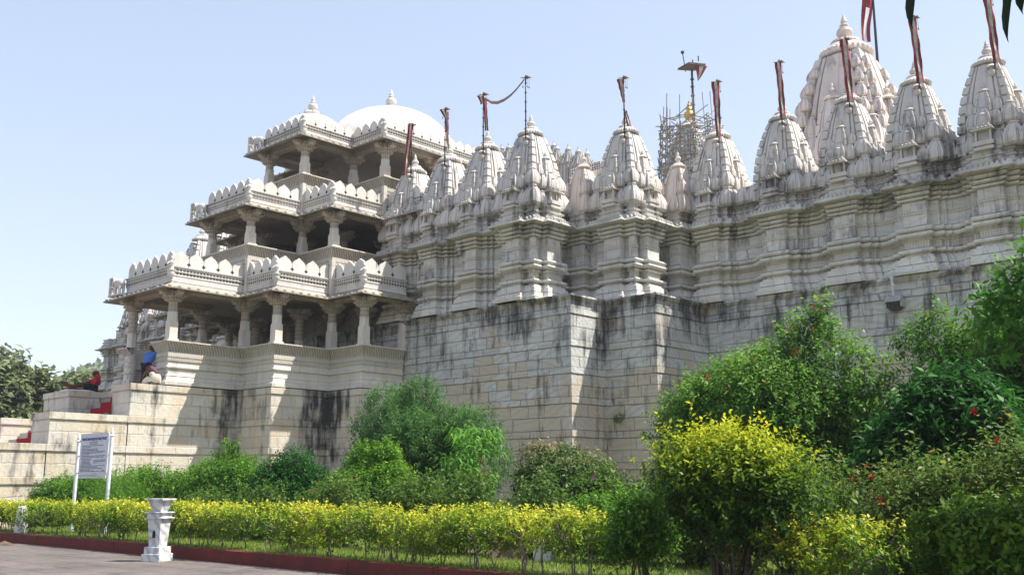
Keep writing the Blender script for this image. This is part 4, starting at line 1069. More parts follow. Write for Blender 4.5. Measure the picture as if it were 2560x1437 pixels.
# man in a blue shirt bending forward into the doorway, seen from behind
J = dict(pel=(0, 0, .86), bel=(0, .10, 1.0), che=(0, .22, 1.22), nec=(0, .28, 1.36), head=(.0, .33, 1.50), face=(0, 1, 0),
         shL=(-.19, .22, 1.28), elL=(-.33, .30, 1.06), wrL=(-.26, .50, .93), shR=(.19, .22, 1.28), elR=(.30, .34, 1.08), wrR=(.20, .52, .95),
         hiL=(-.10, 0, .82), knL=(-.12, .06, .46), anL=(-.12, -.02, .09), toL=(-.14, .16, .04), hiR=(.10, 0, .82), knR=(.12, .06, .46), anR=(.12, -.02, .09), toR=(.14, .16, .04))
p1 = person((-40.62, 20.34, 5.76), math.radians(20), J, 'man in blue shirt and black trousers leaning forward at the doorway', [
    ('shirt', M['blue_cloth'], ['pel', 'bel', 'che', 'nec', 'shL', 'elL', 'shR', 'elR', (-.27, .45, .95), (.22, .47, .98)], [(0, 1), (1, 2), (2, 3), (2, 4), (4, 5), (2, 6), (6, 7), (5, 8), (7, 9)], [(.17, .13), (.17, .135), (.185, .14), .07, .085, .06, .085, .06, .045, .045]),
    ('trousers', M['black_cloth'], ['pel', 'hiL', 'knL', (-.12, -.02, .12), 'hiR', 'knR', (.12, -.02, .12)], [(0, 1), (1, 2), (2, 3), (0, 4), (4, 5), (5, 6)], [(.115, .12), .095, .08, .065, .095, .08, .065])])
cap_hair(p1, (0, .33, 1.52), (0, -.01)); p1.scale = (1.3, 1.15, 1.12)
# crouching woman in cream with a mauve scarf
J = dict(pel=(.08, .05, .30), bel=(.02, -.02, .44), che=(-.08, -.08, .60), nec=(-.14, -.10, .72), head=(-.22, -.14, .80), face=(-.8, -.3, -.5),
         shL=(-.16, -.24, .62), elL=(-.28, -.30, .40), wrL=(-.42, -.26, .24), shR=(-.10, .08, .62), elR=(-.28, .10, .42), wrR=(-.42, .02, .22),
         hiL=(.06, -.10, .26), knL=(-.26, -.22, .30), anL=(-.12, -.24, .06), toL=(-.28, -.26, .03), hiR=(.06, .14, .26), knR=(-.28, .14, .26), anR=(-.12, .16, .06), toR=(-.28, .18, .03))
p2 = person((-39.66, 20.25, 5.76), math.radians(-5), J, 'crouching person in cream clothes with mauve scarf at the feet of the blue-shirted man', [
    ('robe', M['cream_cloth'], ['pel', 'bel', 'che', 'hiL', 'knL', 'anL', 'hiR', 'knR', 'anR', (-.40, -.22, .05)], [(0, 1), (1, 2), (0, 3), (3, 4), (4, 5), (0, 6), (6, 7), (7, 8), (4, 9)], [(.24, .23), (.21, .19), (.19, .17), .16, .12, .13, .16, .12, .12, .09]),
    ('scarf', M['mauve_cloth'], [(-.22, -.14, .84), (-.12, -.10, .78), (.03, -.04, .66), (.16, .03, .46), (-.26, -.16, .62)], [(0, 1), (1, 2), (2, 3), (0, 4)], [(.14, .13), (.16, .14), (.15, .13), .07, (.10, .10)])])
p2.scale = (1.12, 1.12, .95)
# woman in red seated on the far side wall beside her wares
J = dict(pel=(0, 0, .12), bel=(.0, .02, .30), che=(.0, .04, .50), nec=(0, .03, .66), head=(-.02, -.01, .79), face=(-.25, -.95, 0),
         shL=(-.17, .0, .56), elL=(-.26, -.24, .42), wrL=(-.20, -.46, .40), shR=(.17, .02, .56), elR=(.27, -.06, .32), wrR=(.12, -.24, .28),
         hiL=(-.12, -.04, .12), knL=(-.22, -.36, .30), anL=(-.1, -.62, .06), toL=(-.1, -.74, .04), hiR=(.12, -.04, .12), knR=(.26, -.30, .34), anR=(.12, -.40, .05), toR=(.1, -.52, .04))
p3 = person((-44.62, 19.95, 5.74), math.radians(-12), J, 'woman in red sari and headscarf sitting on the far stair wall', [
    ('sari', M['red_cloth'], ['pel', 'bel', 'che', 'shL', 'elL', 'shR', 'elR', 'hiR', 'hiL'], [(0, 1), (1, 2), (2, 3), (3, 4), (2, 5), (5, 6), (0, 7), (0, 8)], [(.22, .19), (.18, .15), (.19, .15), .08, .06, .08, .06, .13, .13]),
    ('skirt', M['black_cloth'], ['pel', 'hiL', 'knL', 'anL', 'hiR', 'knR', 'anR'], [(0, 1), (1, 2), (2, 3), (0, 4), (4, 5), (5, 6)], [.17, .14, .12, .09, .14, .12, .09]),
    ('headscarf', M['red_cloth'], [(-.01, .03, .84), (.0, .10, .72), (.03, .15, .52), (.03, .17, .30)], [(0, 1), (1, 2), (2, 3)], [(.115, .11), (.12, .10), (.15, .08), (.16, .07)])])
cap_hair(p3, (-.02, -.01, .79), (0, .04), .125, 'brown_cloth', 'veil'); p3.scale = (1.3, 1.2, 1.08)
g = MB(); rr = random.Random(2)
rows = []
for i in range(9):
    t = i/8; rows.append([(-.38+.8*j/6+rr.uniform(-.02, .02), -1.25*t, .05+.10*math.sin(PI*j/6)*math.sin(PI*(t*.9+.05))+rr.uniform(0, .03)) for j in range(7)])
lo = [[(x, y, 0) for x, y, z in r] for r in rows]
m = MB(); n = 7
for r in rows: m.v += r
for i in range(8):
    for j in range(6): a = i*7+j; m.face((a, a+1, a+8, a+7))
edge = [i*7 for i in range(9)]+[56+j for j in range(1, 7)]+[i*7+6 for i in range(7, -1, -1)]+[j for j in range(5, 0, -1)]
o0 = len(m.v); m.v += [(m.v[i][0], m.v[i][1], 0) for i in edge]
for i in range(len(edge)): j = (i+1) % len(edge); m.face((edge[i], edge[j], o0+j, o0+i))
o = m.build('ground_cloth', M['white_cloth'], smooth=True); o.location = (-44.75, 19.9, 5.725); tag(o, 'crumpled white cloth spread on the far stair wall under the basket', 'cloth')
bk = empty('basket_of_wares', (-44.7, 19.15, 5.83), 'flat brown bundle lined with yellow cloth in front of the woman in red', 'basket')
m = MB(); m.ring([[(.30*a*math.cos(q), .50*a*math.sin(q)+.0, z*(1+.35*math.sin(q*3))) for q in [i*PI/8 for i in range(16)]] for a, z in ((.8, 0), (1.05, .08), (1.1, .20), (.95, .26), (.8, .20))]); m.build('tray', M['brown_cloth'], bk, smooth=True)
m = MB(); m.ring([[(.27*a*math.cos(q), .47*a*math.sin(q), z) for q in [i*PI/8 for i in range(16)]] for a, z in ((1.10, .05), (1.14, .10), (1.08, .14))]); m.build('lining', M['yellow_cloth'], bk, smooth=True)
m = MB()
for i in range(40):
    a = rr.uniform(0, 6.28); r = rr.uniform(0, .2); x, y = r*math.cos(a), .2+r*1.3*math.sin(a); h = rr.uniform(.06, .18)
    m.ring([[(x+.03, y, .2), (x-.02, y+.03, .2), (x-.02, y-.03, .2)], [(x+.06*math.cos(a), y+.06*math.sin(a), .2+h), (x+.05*math.cos(a), y+.08*math.sin(a), .2+h), (x+.04, y, .21+h)]])
m.build('leafy_bundle', M['green_goods'], bk)
# ---------------------------------------------------------------- foliage
def leafmesh(name, base, direc, nrm, ln, wd, tint, mat, parent=None, fold=.18, droop=0.0):
    """base (N,3), direc unit (N,3), nrm (N,3); one folded blade-shaped face pair per leaf"""
    N = len(base)
    side = np.cross(direc, nrm); side /= np.linalg.norm(side, axis=1, keepdims=True)+1e-9
    up_ = np.cross(side, direc)
    L_ = ln[:, None]; W = wd[:, None]
    tip = base+direc*L_; tip[:, 2] -= droop*ln
    a = base+direc*L_*.42+side*W*.5+up_*W*fold; b = base+direc*L_*.42-side*W*.5+up_*W*fold
    v = np.stack([base, a, tip, b], axis=1).reshape(-1, 3)
    me = bpy.data.meshes.new(name)
    me.vertices.add(N*4); me.vertices.foreach_set('co', v.astype(np.float32).ravel())
    me.loops.add(N*4); me.loops.foreach_set('vertex_index', np.arange(N*4, dtype=np.int32))
    me.polygons.add(N); me.polygons.foreach_set('loop_start', np.arange(0, N*4, 4, dtype=np.int32))
    me.update(calc_edges=True)
    at = me.attributes.new('tint', 'FLOAT', 'POINT'); at.data.foreach_set('value', np.repeat(np.clip(tint, 0, 1), 4).astype(np.float32))
    me.materials.append(mat)
    o = bpy.data.objects.new(name, me); COL.objects.link(o)
    if parent: o.parent = parent
    return o
def unit(v): return v/(np.linalg.norm(v, axis=1, keepdims=True)+1e-9)
def sprigs(rg, lobes, nspr, per, slen, up_bias, inner=.35, clipz=None, zmin=.12):
    """lobes: (K,4) centre+radius (z squashed by 5th). returns leaf base, axis, t, lobe height frac"""
    lob = np.array(lobes, float); K = len(lob)
    wgt = lob[:, 3]**2; wgt /= wgt.sum()
    k = rg.choice(K, nspr, p=wgt)
    d = unit(rg.normal(size=(nspr, 3)))
    r = lob[k, 3]*(inner+(1-inner)*rg.random(nspr)**.45)
    sq_ = lob[k, 4] if lob.shape[1] > 4 else np.ones(nspr)
    p = lob[k, :3]+d*r[:, None]*np.stack([np.ones(nspr), np.ones(nspr), sq_], 1)
    ax = unit(d*.8+np.array([0, 0, up_bias])+rg.normal(size=(nspr, 3))*.35)
    sl = slen*(.6+.8*rg.random(nspr))
    if clipz is not None:
        m = p[:, 2] > clipz; p[m, 2] = clipz-rg.random(m.sum())*.12
    ok = p[:, 2] > zmin; p, ax, sl, k, d = p[ok], ax[ok], sl[ok], k[ok], d[ok]
    n = len(p)
    t = np.tile(np.linspace(.1, 1, per), n)
    P = np.repeat(p, per, 0); A = np.repeat(ax, per, 0); S_ = np.repeat(sl, per)
    base = P+A*(S_*t)[:, None]
    ang = np.tile(np.arange(per)*2.4, n)+np.repeat(rg.random(n)*6.28, per)
    e1 = unit(np.cross(A, np.array([0.3, .2, .93]))); e2 = np.cross(A, e1)
    rad_ = e1*np.cos(ang)[:, None]+e2*np.sin(ang)[:, None]
    return base, A, rad_, t, np.repeat(d[:, 2], per), np.repeat(k, per), p, ax, sl
NV = [0]
def plant(name, label, cat, origin, lobes, mat, nspr, per=7, leaf=.06, asp=.42, slen=.22, up=.5, spread=.8, tint=(.0, .8), toptint=0.0, seed=1, clipz=None,
          stems=5, stem_r=.03, stem_mat='bark', droop=0.0, group=None, twigs=0, flowers=None, zmin=.12, inner=.35, stem_spread=.15, patch=.12, top_z=None, partname='foliage'):
    leaf *= 1.28; asp *= 1.08
    rg = np.random.default_rng(seed)
    o = empty(name, tuple(origin), label, cat, group)
    lob = [list(l)+([1.0] if len(l) == 4 else []) for l in lobes]
    b, A, Rd, t, dz, k, sp, sax, sl = sprigs(rg, lob, nspr, per, slen, up, inner, clipz, zmin)
    n = len(b)
    dr = unit(A*(1-spread)+Rd*spread+rg.normal(size=(n, 3))*.18)
    nr = unit(np.array([0, 0, 1.0])+rg.normal(size=(n, 3))*.45+A*.3)
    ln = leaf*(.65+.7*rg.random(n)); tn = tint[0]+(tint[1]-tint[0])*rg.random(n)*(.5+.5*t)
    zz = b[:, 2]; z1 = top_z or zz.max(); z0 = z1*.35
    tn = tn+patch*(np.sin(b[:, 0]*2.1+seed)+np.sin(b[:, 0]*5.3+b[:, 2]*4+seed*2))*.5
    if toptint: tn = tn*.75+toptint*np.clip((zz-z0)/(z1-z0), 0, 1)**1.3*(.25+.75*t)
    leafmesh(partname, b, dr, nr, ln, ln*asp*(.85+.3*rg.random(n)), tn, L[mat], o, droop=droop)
    NV[0] += n
    r2 = random.Random(seed)
    lob_s = sorted(lob, key=lambda l: -l[3])
    m = MB()
    for i in range(stems):
        l = lob[r2.randrange(len(lob))]
        s0 = Vector((r2.uniform(-1, 1)*stem_spread, r2.uniform(-1, 1)*stem_spread, -.05)); 
        if stem_spread > .6: s0.x = l[0]+r2.uniform(-.1, .1); s0.y = l[1]+r2.uniform(-.1, .1)
        s1 = Vector((l[0]+r2.uniform(-.5, .5)*l[3], l[1]+r2.uniform(-.5, .5)*l[3], l[2]+r2.uniform(0, .6)*l[3]))
        mid = (s0+s1)/2+Vector((r2.uniform(-.12, .12), r2.uniform(-.12, .12), r2.uniform(-.1, .1)))*max(.3, s1.z*.4)
        m.tube([s0, s0.lerp(mid, .5)+Vector((r2.uniform(-.03, .03), r2.uniform(-.03, .03), 0)), mid, mid.lerp(s1, .5), s1], [stem_r, stem_r*.85, stem_r*.65, stem_r*.45, stem_r*.2], 6)
    if twigs:
        idx = rg.choice(len(sp), min(twigs, len(sp)), replace=False)
        for i in idx:
            kk = r2.randrange(len(lob)); l = min(lob, key=lambda q: (q[0]-sp[i][0])**2+(q[1]-sp[i][1])**2+(q[2]-sp[i][2])**2)
            c = Vector(l[:3]); c.z = max(.1, c.z-l[3]*.5); p = Vector(sp[i]); e = p+Vector(sax[i])*sl[i]*.95
            m.tube([c.lerp(p, .25), c.lerp(p, .65)+Vector((r2.uniform(-.04, .04),)*3), p, e], [.011, .009, .007, .003], 4)
    if stems or twigs: m.build('stems', M[stem_mat], o)
    if flowers:
        nf, fm, fr = flowers
        idx = rg.choice(len(sp), nf, replace=False)
        # blossoms sit on the outermost shoots that face out
        sc_ = sp[:, 2]+rg.random(len(sp))*2.0-(sp[:, 1])*1.0; idx = np.argsort(-sc_)[:nf*6:6]
        for i in idx:
            p = Vector(sp[i])+Vector(sax[i])*sl[i]*1.15; m = MB()
            for q in range(5):
                a = q*2*PI/5; c, s = math.cos(a), math.sin(a); f = fr
                m.ring([[(p.x, p.y, p.z), (p.x+c*f-s*f*.45, p.y+s*f*.6-.02, p.z+s*f), (p.x+c*f*1.25, p.y-.03, p.z+s*f*1.25), (p.x+c*f+s*f*.45, p.y-.02, p.z+s*f-c*f*.45)]], cap0=True, cap1=False)
            m.tube([(p.x, p.y, p.z), (p.x+.02, p.y-fr*1.2, p.z)], [.008, .004], 5)
            m.build('blossom', M[fm], o)
    return o
R0 = random.Random(11)
def blob(cx, cy, zb, zt, rx, ry, n, rmin, rmax, seed, squash=1.0):
    """lobes filling an ellipsoid standing from zb to zt"""
    r_ = random.Random(seed); out = []
    while len(out) < n:
        x, y, z = r_.uniform(-1, 1), r_.uniform(-1, 1), r_.uniform(-1, 1)
        if x*x+y*y+z*z > 1: continue
        q = r_.uniform(rmin, rmax)
        out.append((cx+x*(rx-q*.7), cy+y*(ry-q*.7), (zb+zt)/2+z*((zt-zb)/2-q*.7), q, squash))
    return out
G0 = .16
# clipped hedge, cut into the stretches seen in the photograph
def hedge(x0, x1, label, seed, top=1.16, dens=1.0, toptint=.56, ymid=12.62, tint=(.15, .7), bare=.0):
    r_ = random.Random(seed); lob = []; x = x0
    while x < x1:
        for dy in (-.27, .27):
            lob.append((x-x0+r_.uniform(-.1, .1), dy+r_.uniform(-.08, .08), top-.30-G0+r_.uniform(-.12, .05), r_.uniform(.2, .36), .95))
        if r_.random() < .42+.45*math.sin(x*1.7)-bare: lob.append((x-x0+r_.uniform(-.1, .1), r_.uniform(-.3, .3), .40+r_.uniform(-.08, .15), r_.uniform(.14, .25)))
        x += .30
    n = int((x1-x0)*430*dens)
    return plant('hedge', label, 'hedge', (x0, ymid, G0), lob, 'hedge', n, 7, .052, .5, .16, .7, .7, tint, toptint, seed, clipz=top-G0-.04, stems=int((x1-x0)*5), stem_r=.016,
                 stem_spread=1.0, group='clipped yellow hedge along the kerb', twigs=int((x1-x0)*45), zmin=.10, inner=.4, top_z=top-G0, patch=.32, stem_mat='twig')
hedge(-38.5, -32.0, 'yellow-green hedge at the left edge, left of the white stone post', 21, 1.14)
hedge(-31.35, -29.9, 'short round yellow-green hedge bush just right of the white stone post', 22, 1.10, tint=(.05, .6))
hedge(-29.2, -19.45, 'long clipped yellow hedge behind the marble pedestal and below the notice board', 23, 1.17)
hedge(-18.45, -9.9, 'long clipped yellow hedge in the middle, right of the gap', 24, 1.19)
plant('shrub', 'low loose yellow-green shrub filling the gap between two hedges', 'shrub', (-19.0, 13.2, G0), [(-.25, .2, .22, .28), (.25, .3, .2, .25), (0, .5, .35, .25)], 'hedge', 260, 7, .055, .5, .16, .5, .8, (.2, .8), 0, 25, stems=6, stem_r=.012)
# upright golden shrub in the hedge line
gl = blob(0, 0, .55, 1.85, 1.05, .85, 36, .2, .34, 31)
gl += [(.05, 0, 1.85, .24), (.4, .0, 1.65, .28), (-.55, -.1, 1.7, .28), (-.9, 0, 1.45, .28), (.9, 0, 1.3, .3), (1.1, -.1, .95, .3)]
plant('golden_shrub', 'tall golden-yellow shrub standing up out of the hedge on the right', 'shrub', (-7.62, 12.6, G0), gl, 'gold', 2900, 14, .062, .42, .48, .85, .72, (.0, .5), .8, 32, stems=22, stem_r=.028, twigs=260, stem_spread=.25, inner=.3)
hedge(-6.75, -5.35, 'low yellow hedge bush with bare stems right of the golden shrub', 33, 1.16, 1.15, tint=(.2, .8))
plant('shrub', 'bright green upright shrub growing between the middle hedge and the golden shrub', 'shrub', (-9.25, 12.75, G0), blob(0, 0, .15, 1.40, .62, .5, 14, .2, .32, 35), 'green', 900, 9, .062, .42, .30, .8, .75, (0, .9), .25, 36, stems=10, stem_r=.018, twigs=60)
plant('shrub', 'dark yellow-green hedge bush in shade at the lower right corner', 'shrub', (-4.1, 12.45, G0), blob(0, 0, .1, 1.2, 1.35, .7, 30, .25, .4, 37), 'hedge', 3300, 8, .07, .45, .18, .4, .8, (.0, .42), .12, 38, stems=14, stem_r=.02, twigs=60)
# bushes by the foot of the temple
plant('olive_bush', 'big grey-green feathery bush against the plinth in the middle', 'bush', (-23.6, 20.8, G0), blob(0, 0, .3, 4.1, 2.6, 1.9, 34, .55, .95, 41)+[(-1.5, 0, 3.9, .6), (.2, 0, 4.1, .55), (2.3, .3, 2.9, .7), (2.6, .3, 2.0, .8), (-2.2, 0, 3.1, .6)], 'olive', 15000, 10, .09, .26, .32, .8, .6, (.1, .9), .1, 42, stems=14, stem_r=.06, twigs=150)
plant('bush', 'bright light-green bush at the left foot of the big grey-green bush', 'bush', (-23.0, 18.6, G0), blob(0, 0, .1, 2.35, 1.5, 1.0, 20, .35, .6, 43)+[(-.2, 0, 2.2, .4), (.6, 0, 2.3, .35)], 'green', 5200, 8, .075, .42, .22, .7, .75, (.3, 1.0), .1, 44, stems=9, stem_r=.03, twigs=40)
plant('young_tree', 'slender young plant with long pale drooping leaves before the big bush', 'plant', (-17.9, 17.6, G0), [(0, 0, 1.3, .5), (.2, 0, 2.0, .5), (-.2, .1, 2.3, .45), (.3, 0, 2.5, .35), (-.5, 0, 1.8, .4), (.4, 0, 1.0, .45)], 'pale', 150, 8, .19, .2, .35, .5, .85, (.1, .8), .25, 46, stems=7, stem_r=.02, droop=.45)
plant('pink_bush', 'round bush with pinkish-brown leaf tips below the plinth corner', 'bush', (-15.75, 18.6, G0), blob(0, 0, .1, 2.55, 1.35, 1.1, 22, .4, .6, 47), 'pink', 6500, 8, .07, .45, .24, .5, .75, (0, .6), .42, 48, stems=10, stem_r=.03, twigs=60, flowers=(3, 'flower_red', .04))
plant('shrub', 'light green shrub with one pink flower right of the pinkish bush', 'shrub', (-14.2, 17.8, G0), blob(0, 0, .1, 2.0, .7, .6, 12, .3, .45, 49), 'rose', 1300, 7, .08, .42, .26, .6, .8, (0, .7), .1, 50, stems=7, stem_r=.02, twigs=40, flowers=(1, 'flower_pink', .07))
plant('twiggy_bush', 'nearly bare grey-brown twiggy bush left of the golden shrub', 'bush', (-13.0, 19.0, G0), blob(0, 0, .1, 2.2, 1.1, .9, 18, .4, .6, 51), 'dull', 1300, 7, .05, .42, .3, .6, .8, (0, 1), .0, 52, stems=20, stem_r=.025, stem_mat='twig', twigs=700)
plant('bush', 'small bright green bush in front of the twiggy bush', 'bush', (-11.9, 15.4, G0), blob(0, 0, .1, 1.25, 1.0, .7, 14, .3, .45, 53), 'green', 1500, 7, .07, .42, .2, .6, .8, (.1, 1), .1, 54, stems=8, stem_r=.02)
# bushes on the left in front of the stairs
plant('bush', 'leafy green bush left of and behind the notice board', 'bush', (-38.2, 16.6, G0), blob(0, 0, .0, 2.1, 2.6, 1.3, 26, .4, .7, 55), 'green', 4800, 8, .075, .42, .26, .5, .8, (.0, .9), .1, 56, stems=14, stem_r=.03, twigs=40)
plant('bush', 'wide bright green bush right of the notice board', 'bush', (-31.7, 16.9, G0), blob(0, 0, .0, 2.15, 2.9, 1.3, 32, .4, .7, 57), 'green', 6000, 8, .075, .42, .26, .5, .8, (.05, 1.), .1, 58, stems=14, stem_r=.03, twigs=40)
plant('bush', 'tallest of the green bushes under the pavilion base, with one raised shoot', 'bush', (-27.9, 17.0, G0), blob(0, 0, .0, 2.35, 1.7, 1.2, 22, .4, .7, 59)+[(-.3, 0, 2.4, .28), (-.25, 0, 2.65, .15)], 'green', 4800, 8, .075, .42, .28, .6, .8, (.0, .9), .1, 60, stems=10, stem_r=.03, twigs=30, flowers=(2, 'flower_red', .045))
plant('bush', 'darker bluish-green bush at the right end of the left bush row', 'bush', (-25.1, 17.4, G0), blob(0, 0, .0, 2.4, 1.2, 1.1, 16, .4, .7, 61), 'glossy', 3300, 8, .075, .42, .26, .5, .8, (.2, 1.), .1, 62, stems=8, stem_r=.03)
plant('fern_plant', 'feathery fern-like plant at the foot of the notice board', 'plant', (-30.6, 14.6, G0), [(0, 0, .9, .5), (.5, 0, 1.1, .5), (-.5, 0, 1.0, .5), (1.0, .0, .9, .4)], 'green', 380, 16, .10, .12, .55, .3, .55, (.2, .6), .0, 63, stems=8, stem_r=.012)
# thin rose-like growth between the bushes and the hedge
rp = [(-23.6, 15.2, 1.45, 'loose thorny rose plant right of the left bush row', 0), (-21.6, 15.6, 1.35, 'straggly rose plant before the light-green bush', 1), (-19.6, 15.0, 1.5, 'straggly rose plant with two red buds below the big bush', 3),
      (-17.5, 15.6, 1.55, 'arching rose plant left of the pinkish bush', 1), (-15.8, 15.2, 1.65, 'dense rose plant in front of the pinkish bush', 2), (-14.0, 15.5, 1.5, 'low rose plant in front of the pink-flowered shrub', 0), (-25.6, 14.9, 1.3, 'thin rose plant over the left hedge end', 1)]
for i, (x, y, h, lab, nf) in enumerate(rp):
    plant('rose_plant', lab, 'rose plant', (x, y, G0), blob(0, 0, .0, h, 1.05, .7, 14, .28, .5, 70+i), 'rose', 850, 7, .075, .42, .32, .7, .8, (0, .82), .0, 80+i, stems=14, stem_r=.012, twigs=70, group='rose plants behind the hedge', flowers=(nf, 'flower_red', .05) if nf else None, inner=.2)
for i, (x, y, h, rx, lab, nf) in enumerate([(-8.1, 15.3, 1.75, 1.2, 'tangled rose bush just right of the golden shrub', 5), (-6.1, 15.0, 1.75, 1.2, 'reddish-tipped rose bush in the middle of the right-hand group', 4), (-4.2, 14.9, 2.0, 1.2, 'tallest rose bush of the right-hand group, at the picture edge', 2), (-10.2, 15.9, 1.4, .9, 'rose bush half hidden behind the golden shrub', 1)]):
    plant('rose_plant', lab, 'rose plant', (x, y, G0), blob(0, 0, .0, h, rx, .9, 18, .28, .5, 90+i), 'rose', 1150, 8, .072, .42, .46, .6, .8, (.1, .95), .0, 95+i, stems=36, stem_r=.012, twigs=220, group='rose plants behind the hedge', flowers=(nf, 'flower_red', .05), inner=.2)
# hibiscus
hl = blob(0, 0, .2, 4.3, 2.55, 1.9, 44, .5, .85, 101)+[(1.4, 0, 4.2, .5), (1.2, 0, 4.75, .3), (1.35, 0, 5.0, .18), (.9, 0, 4.6, .3), (-2.2, 0, 2.9, .6), (-1.6, 0, 3.3, .6), (-.8, -.2, 3.5, .65), (.1, -.2, 3.7, .65), (.7, 0, 3.9, .6), (2.3, .1, 2.9, .6), (2.2, 0, 3.6, .5), (-2.6, -.1, 2.6, .35)]
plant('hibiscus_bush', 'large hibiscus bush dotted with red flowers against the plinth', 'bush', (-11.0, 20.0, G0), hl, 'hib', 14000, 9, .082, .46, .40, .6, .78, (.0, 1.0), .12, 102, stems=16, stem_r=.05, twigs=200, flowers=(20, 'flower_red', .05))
plant('glossy_bush', 'dark glossy-leaved bush right of the hibiscus', 'bush', (-6.6, 17.6, G0), blob(0, 0, .1, 3.45, 1.55, 1.2, 30, .45, .7, 103), 'glossy', 7000, 9, .13, .36, .3, .5, .8, (.0, 1.), .0, 104, stems=12, stem_r=.04)
plant('dark_tree', 'dense dark tree behind the glossy bush at the right edge', 'tree', (-5.4, 20.8, G0), blob(0, 0, .8, 5.0, 2.6, 1.7, 34, .6, .95, 105)+[(-2.4, 0, 4.3, .5), (-2.0, 0, 4.4, .5)], 'hib', 11000, 9, .08, .44, .34, .5, .8, (.0, .6), .05, 106, stems=12, stem_r=.07, twigs=120, partname='crown')
rb = [(.0, 0, 3.9, .55), (-.55, .1, 4.15, .33), (-.9, .1, 3.75, .30), (-1.15, .0, 3.45, .25), (-.5, 0, 3.4, .38), (.4, 0, 4.5, .5), (.6, 0, 3.4, .7), (.2, .2, 2.7, .55), (.6, 0, 2.2, .6), (.1, 0, 1.9, .5), (1.2, 0, 4.6, .8), (1.6, 0, 3.2, .9)]
plant('broadleaf_tree', 'tree with sunlit light-green leafy branches reaching in from the right edge', 'tree', (-2.65, 12.6, G0), [(a, b, c-G0, d) for a, b, c, d in rb], 'pale', 2600, 9, .105, .36, .34, .25, .7, (.0, .7), .15, 108, stems=12, stem_r=.07, twigs=50, partname='crown')
# overhanging leaves of a tree above the viewer
hg = empty('overhanging_branch', (-1.1, 3.5, 3.6), 'dark leaves of an overhanging branch dipping into the top right corner', 'branch')
def hang_leaf(p, ln, w, rz, lean):
    m = MB(); rows = []
    for i in range(9):
        t = i/8; ww = w*math.sin(PI*min(1, t*.93+.05))**.8*(1+.15*math.sin(t*17)); x = lean*t+.02*math.sin(t*5)
        rows.append([(x*math.cos(rz)-ww*math.cos(rz), -ww*.5, -ln*t+.01), (x*math.cos(rz), .012, -ln*t), (x*math.cos(rz)+ww*math.cos(rz), ww*.4, -ln*t+.012)])
    rows2 = [[(a+p[0], b+p[1], c+p[2]) for a, b, c in r] for r in rows]
    m.ring(rows2, closed=False, cap0=False, cap1=False)
    o = m.build('leaf', L['hang'], hg, smooth=True)
hang_leaf((-.185, 0, -.05), .30, .020, .4, .04); hang_leaf((.150, 0, -.16), .345, .017, .5, .02); hang_leaf((.19, .02, -.17), .24, .022, .3, .03); hang_leaf((.215, .0, -.2), .19, .02, .9, .04)
m = MB(); m.tube([(1.0, .6, .22), (.35, .1, .0), (.0, 0, -.02), (-.19, 0, -.05)], [.02, .012, .008, .003], 6); m.tube([(.35, .1, .0), (.24, .02, -.1), (.15, .0, -.16)], [.006, .004, .003], 5); m.build('twig', M['bark'], hg)
# little fern tuft rooted in the wall joint
plant('wall_fern', 'tiny fern tuft sprouting from the plinth wall joint left of the hibiscus', 'plant', (-23.9, 31.6, 4.1), [(0, -.05, .1, .16)], 'green', 60, 8, .05, .3, .14, .2, .8, (0, .6), 0, 110, stems=0, zmin=-1)
# grass
rg = np.random.default_rng(5); n = 110000
gx = rg.uniform(-36, -2, n); gy = 12.2+rg.random(n)**1.6*9
gb = np.stack([gx, gy, np.full(n, .15)], 1)
gd = unit(np.stack([rg.normal(size=n)*.45, rg.normal(size=n)*.45, np.ones(n)], 1)); gn = unit(rg.normal(size=(n, 3)))
gl_ = .07+.13*rg.random(n)*(.4+.6*(np.sin(gx*2.1)*np.sin(gy*1.7+1)+1)/2)
g_ = leafmesh('grass', gb, gd, gn, gl_, np.full(n, .018), rg.random(n), L['grass']); g_['kind'] = 'stuff'

# ---------------------------------------------------------------- far trees and hill
def far_tree(x, y, z0, h, r, label, seed, n):
    lob = blob(0, 0, h*.25, h, r, r, 26, r*.28, r*.45, seed)
    return plant('distant_tree', label, 'tree', (x, y, z0), lob, 'far', n, 8, .55, .45, 1.1, .5, .8, (.0, 1.), .1, seed+1, stems=8, stem_r=.3, group='trees beyond the stairs', partname='crown', zmin=.5, inner=.5)
far_tree(-84.5, 30.0, 0, 11.7, 5.2, 'pale-leaved tree filling the left picture edge beyond the stairs', 201, 3000)
far_tree(-82.0, 35.2, 0, 10.3, 3.8, 'pale-leaved tree with pointed top between the left edge and the seated woman', 203, 2300)
far_tree(-87.0, 25.0, 0, 12.0, 5.5, 'pale-leaved tree mostly outside the left edge', 205, 1500)
m = MB(); r_ = random.Random(4); n1, n2 = 70, 14
for j in range(n2+1):
    for i in range(n1+1):
        u, v = i/n1, j/n2
        a = math.radians(110+80*u)   # direction from the viewer
        d = 380+v*260
        ridge = 16+40*math.exp(-((u-.545)/.11)**2)+22*math.exp(-((u-.25)/.2)**2)+14*math.exp(-((u-.85)/.13)**2)
        z = ridge*math.sin(PI*min(1, v*.9))**.8*(1+.05*math.sin(i*1.9)+.04*math.sin(i*4.3+j))-1.0
        m.v.append((d*math.cos(a), d*math.sin(a), z if j else -1))
for j in range(n2):
    for i in range(n1): a = j*(n1+1)+i; m.face((a, a+1, a+n1+2, a+n1+1))
m.build('hill', M['hill'], smooth=True, kind='structure')
rg = np.random.default_rng(9)
hv = np.array(m.v); hn = 26000
ii = rg.integers(0, n1, hn); jj = rg.integers(1, n2, hn); base = hv[jj*(n1+1)+ii]; nxt = hv[np.minimum(jj+1, n2)*(n1+1)+ii]; nx2 = hv[jj*(n1+1)+ii+1]
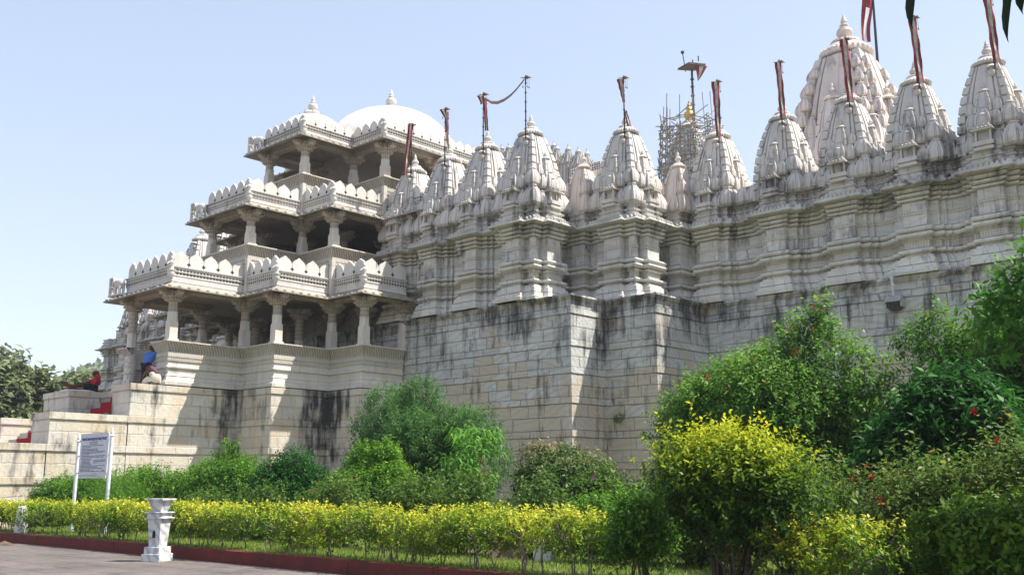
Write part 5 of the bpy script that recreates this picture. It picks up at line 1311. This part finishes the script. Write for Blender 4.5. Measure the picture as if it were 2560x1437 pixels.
q1, q2 = rg.random(hn)[:, None], rg.random(hn)[:, None]
hp = base+(nxt-base)*q1+(nx2-base)*q2; hp[:, 2] += rg.random(hn)*2.5
w_ = leafmesh('hill_woods', hp, unit(rg.normal(size=(hn, 3))+np.array([0, 0, .5])), unit(rg.normal(size=(hn, 3))), 2.2+1.5*rg.random(hn), 1.8+1.0*rg.random(hn), rg.random(hn)*.7, L['far']); w_['kind'] = 'stuff'
fixroot(temple); fixroot(pav); fixroot(stair); fixroot(sg)
unmark()
# haze
hz = MB(); hz.box(-640, 40, -40, 500, -1.5, 66); hzo = hz.build('haze', None or M['dark'], kind='stuff')
hm = bpy.data.materials.new('haze_air'); hm.use_nodes = True; nt = hm.node_tree; nt.nodes.clear()
o_ = nt.nodes.new('ShaderNodeOutputMaterial'); v_ = nt.nodes.new('ShaderNodeVolumePrincipled'); v_.inputs['Color'].default_value = (.80, .88, 1, 1); v_.inputs['Density'].default_value = .0004; v_.inputs['Anisotropy'].default_value = .3
nt.links.new(v_.outputs[0], o_.inputs['Volume']); hzo.data.materials[0] = hm

# ---------------------------------------------------------------- light, sky, camera
sd = Vector((1.25, 1.0, 2.5)).normalized()
el = math.asin(sd.z); rot = math.atan2(sd.x, sd.y)
w = bpy.data.worlds.new('World'); S.world = w; w.use_nodes = True
nt = w.node_tree; bg = nt.nodes['Background']
sky = nt.nodes.new('ShaderNodeTexSky'); sky.sky_type = 'NISHITA'; sky.sun_disc = False
sky.sun_elevation = el; sky.sun_rotation = rot; sky.air_density = 1.0; sky.dust_density = .6; sky.ozone_density = 1.0; sky.altitude = 100
hs = nt.nodes.new('ShaderNodeHueSaturation'); hs.inputs['Saturation'].default_value = 1.0; gm = nt.nodes.new('ShaderNodeGamma'); gm.inputs[1].default_value = 0.5; nt.links.new(sky.outputs[0], gm.inputs[0]); nt.links.new(gm.outputs[0], hs.inputs['Color'])
tm = nt.nodes.new('ShaderNodeMix'); tm.data_type = 'RGBA'; tm.blend_type = 'MULTIPLY'; tm.inputs[0].default_value = 1; tm.inputs[7].default_value = (1.67,1.62,1.68,1); nt.links.new(hs.outputs[0], tm.inputs[6]); nt.links.new(tm.outputs[2], bg.inputs[0]); bg.inputs[1].default_value = .11
sl = bpy.data.lights.new('sun', 'SUN'); sl.energy = 3.4; sl.angle = math.radians(.5); sl.color = (1, .955, .88)
so = bpy.data.objects.new('sun', sl); COL.objects.link(so); so.rotation_euler = sd.to_track_quat('Z', 'Y').to_euler()
cd = bpy.data.cameras.new('camera'); cam = bpy.data.objects.new('camera', cd); COL.objects.link(cam); S.camera = cam
cam.location = (0, 0, 1.6); cd.sensor_width = 36; cd.lens = 2496/2560*36; cd.clip_end = 6000; cd.clip_start = .05
cam.rotation_euler = (math.radians(90)+math.atan(497/2496), 0, math.atan2(.6845, .729))
S.view_settings.view_transform = 'Standard'; S.view_settings.look = 'None'; S.view_settings.gamma = 1; S.view_settings.exposure = 1.45
S.cycles.volume_bounces = 0; S.cycles.max_bounces = 8; S.cycles.volume_step_rate = 4
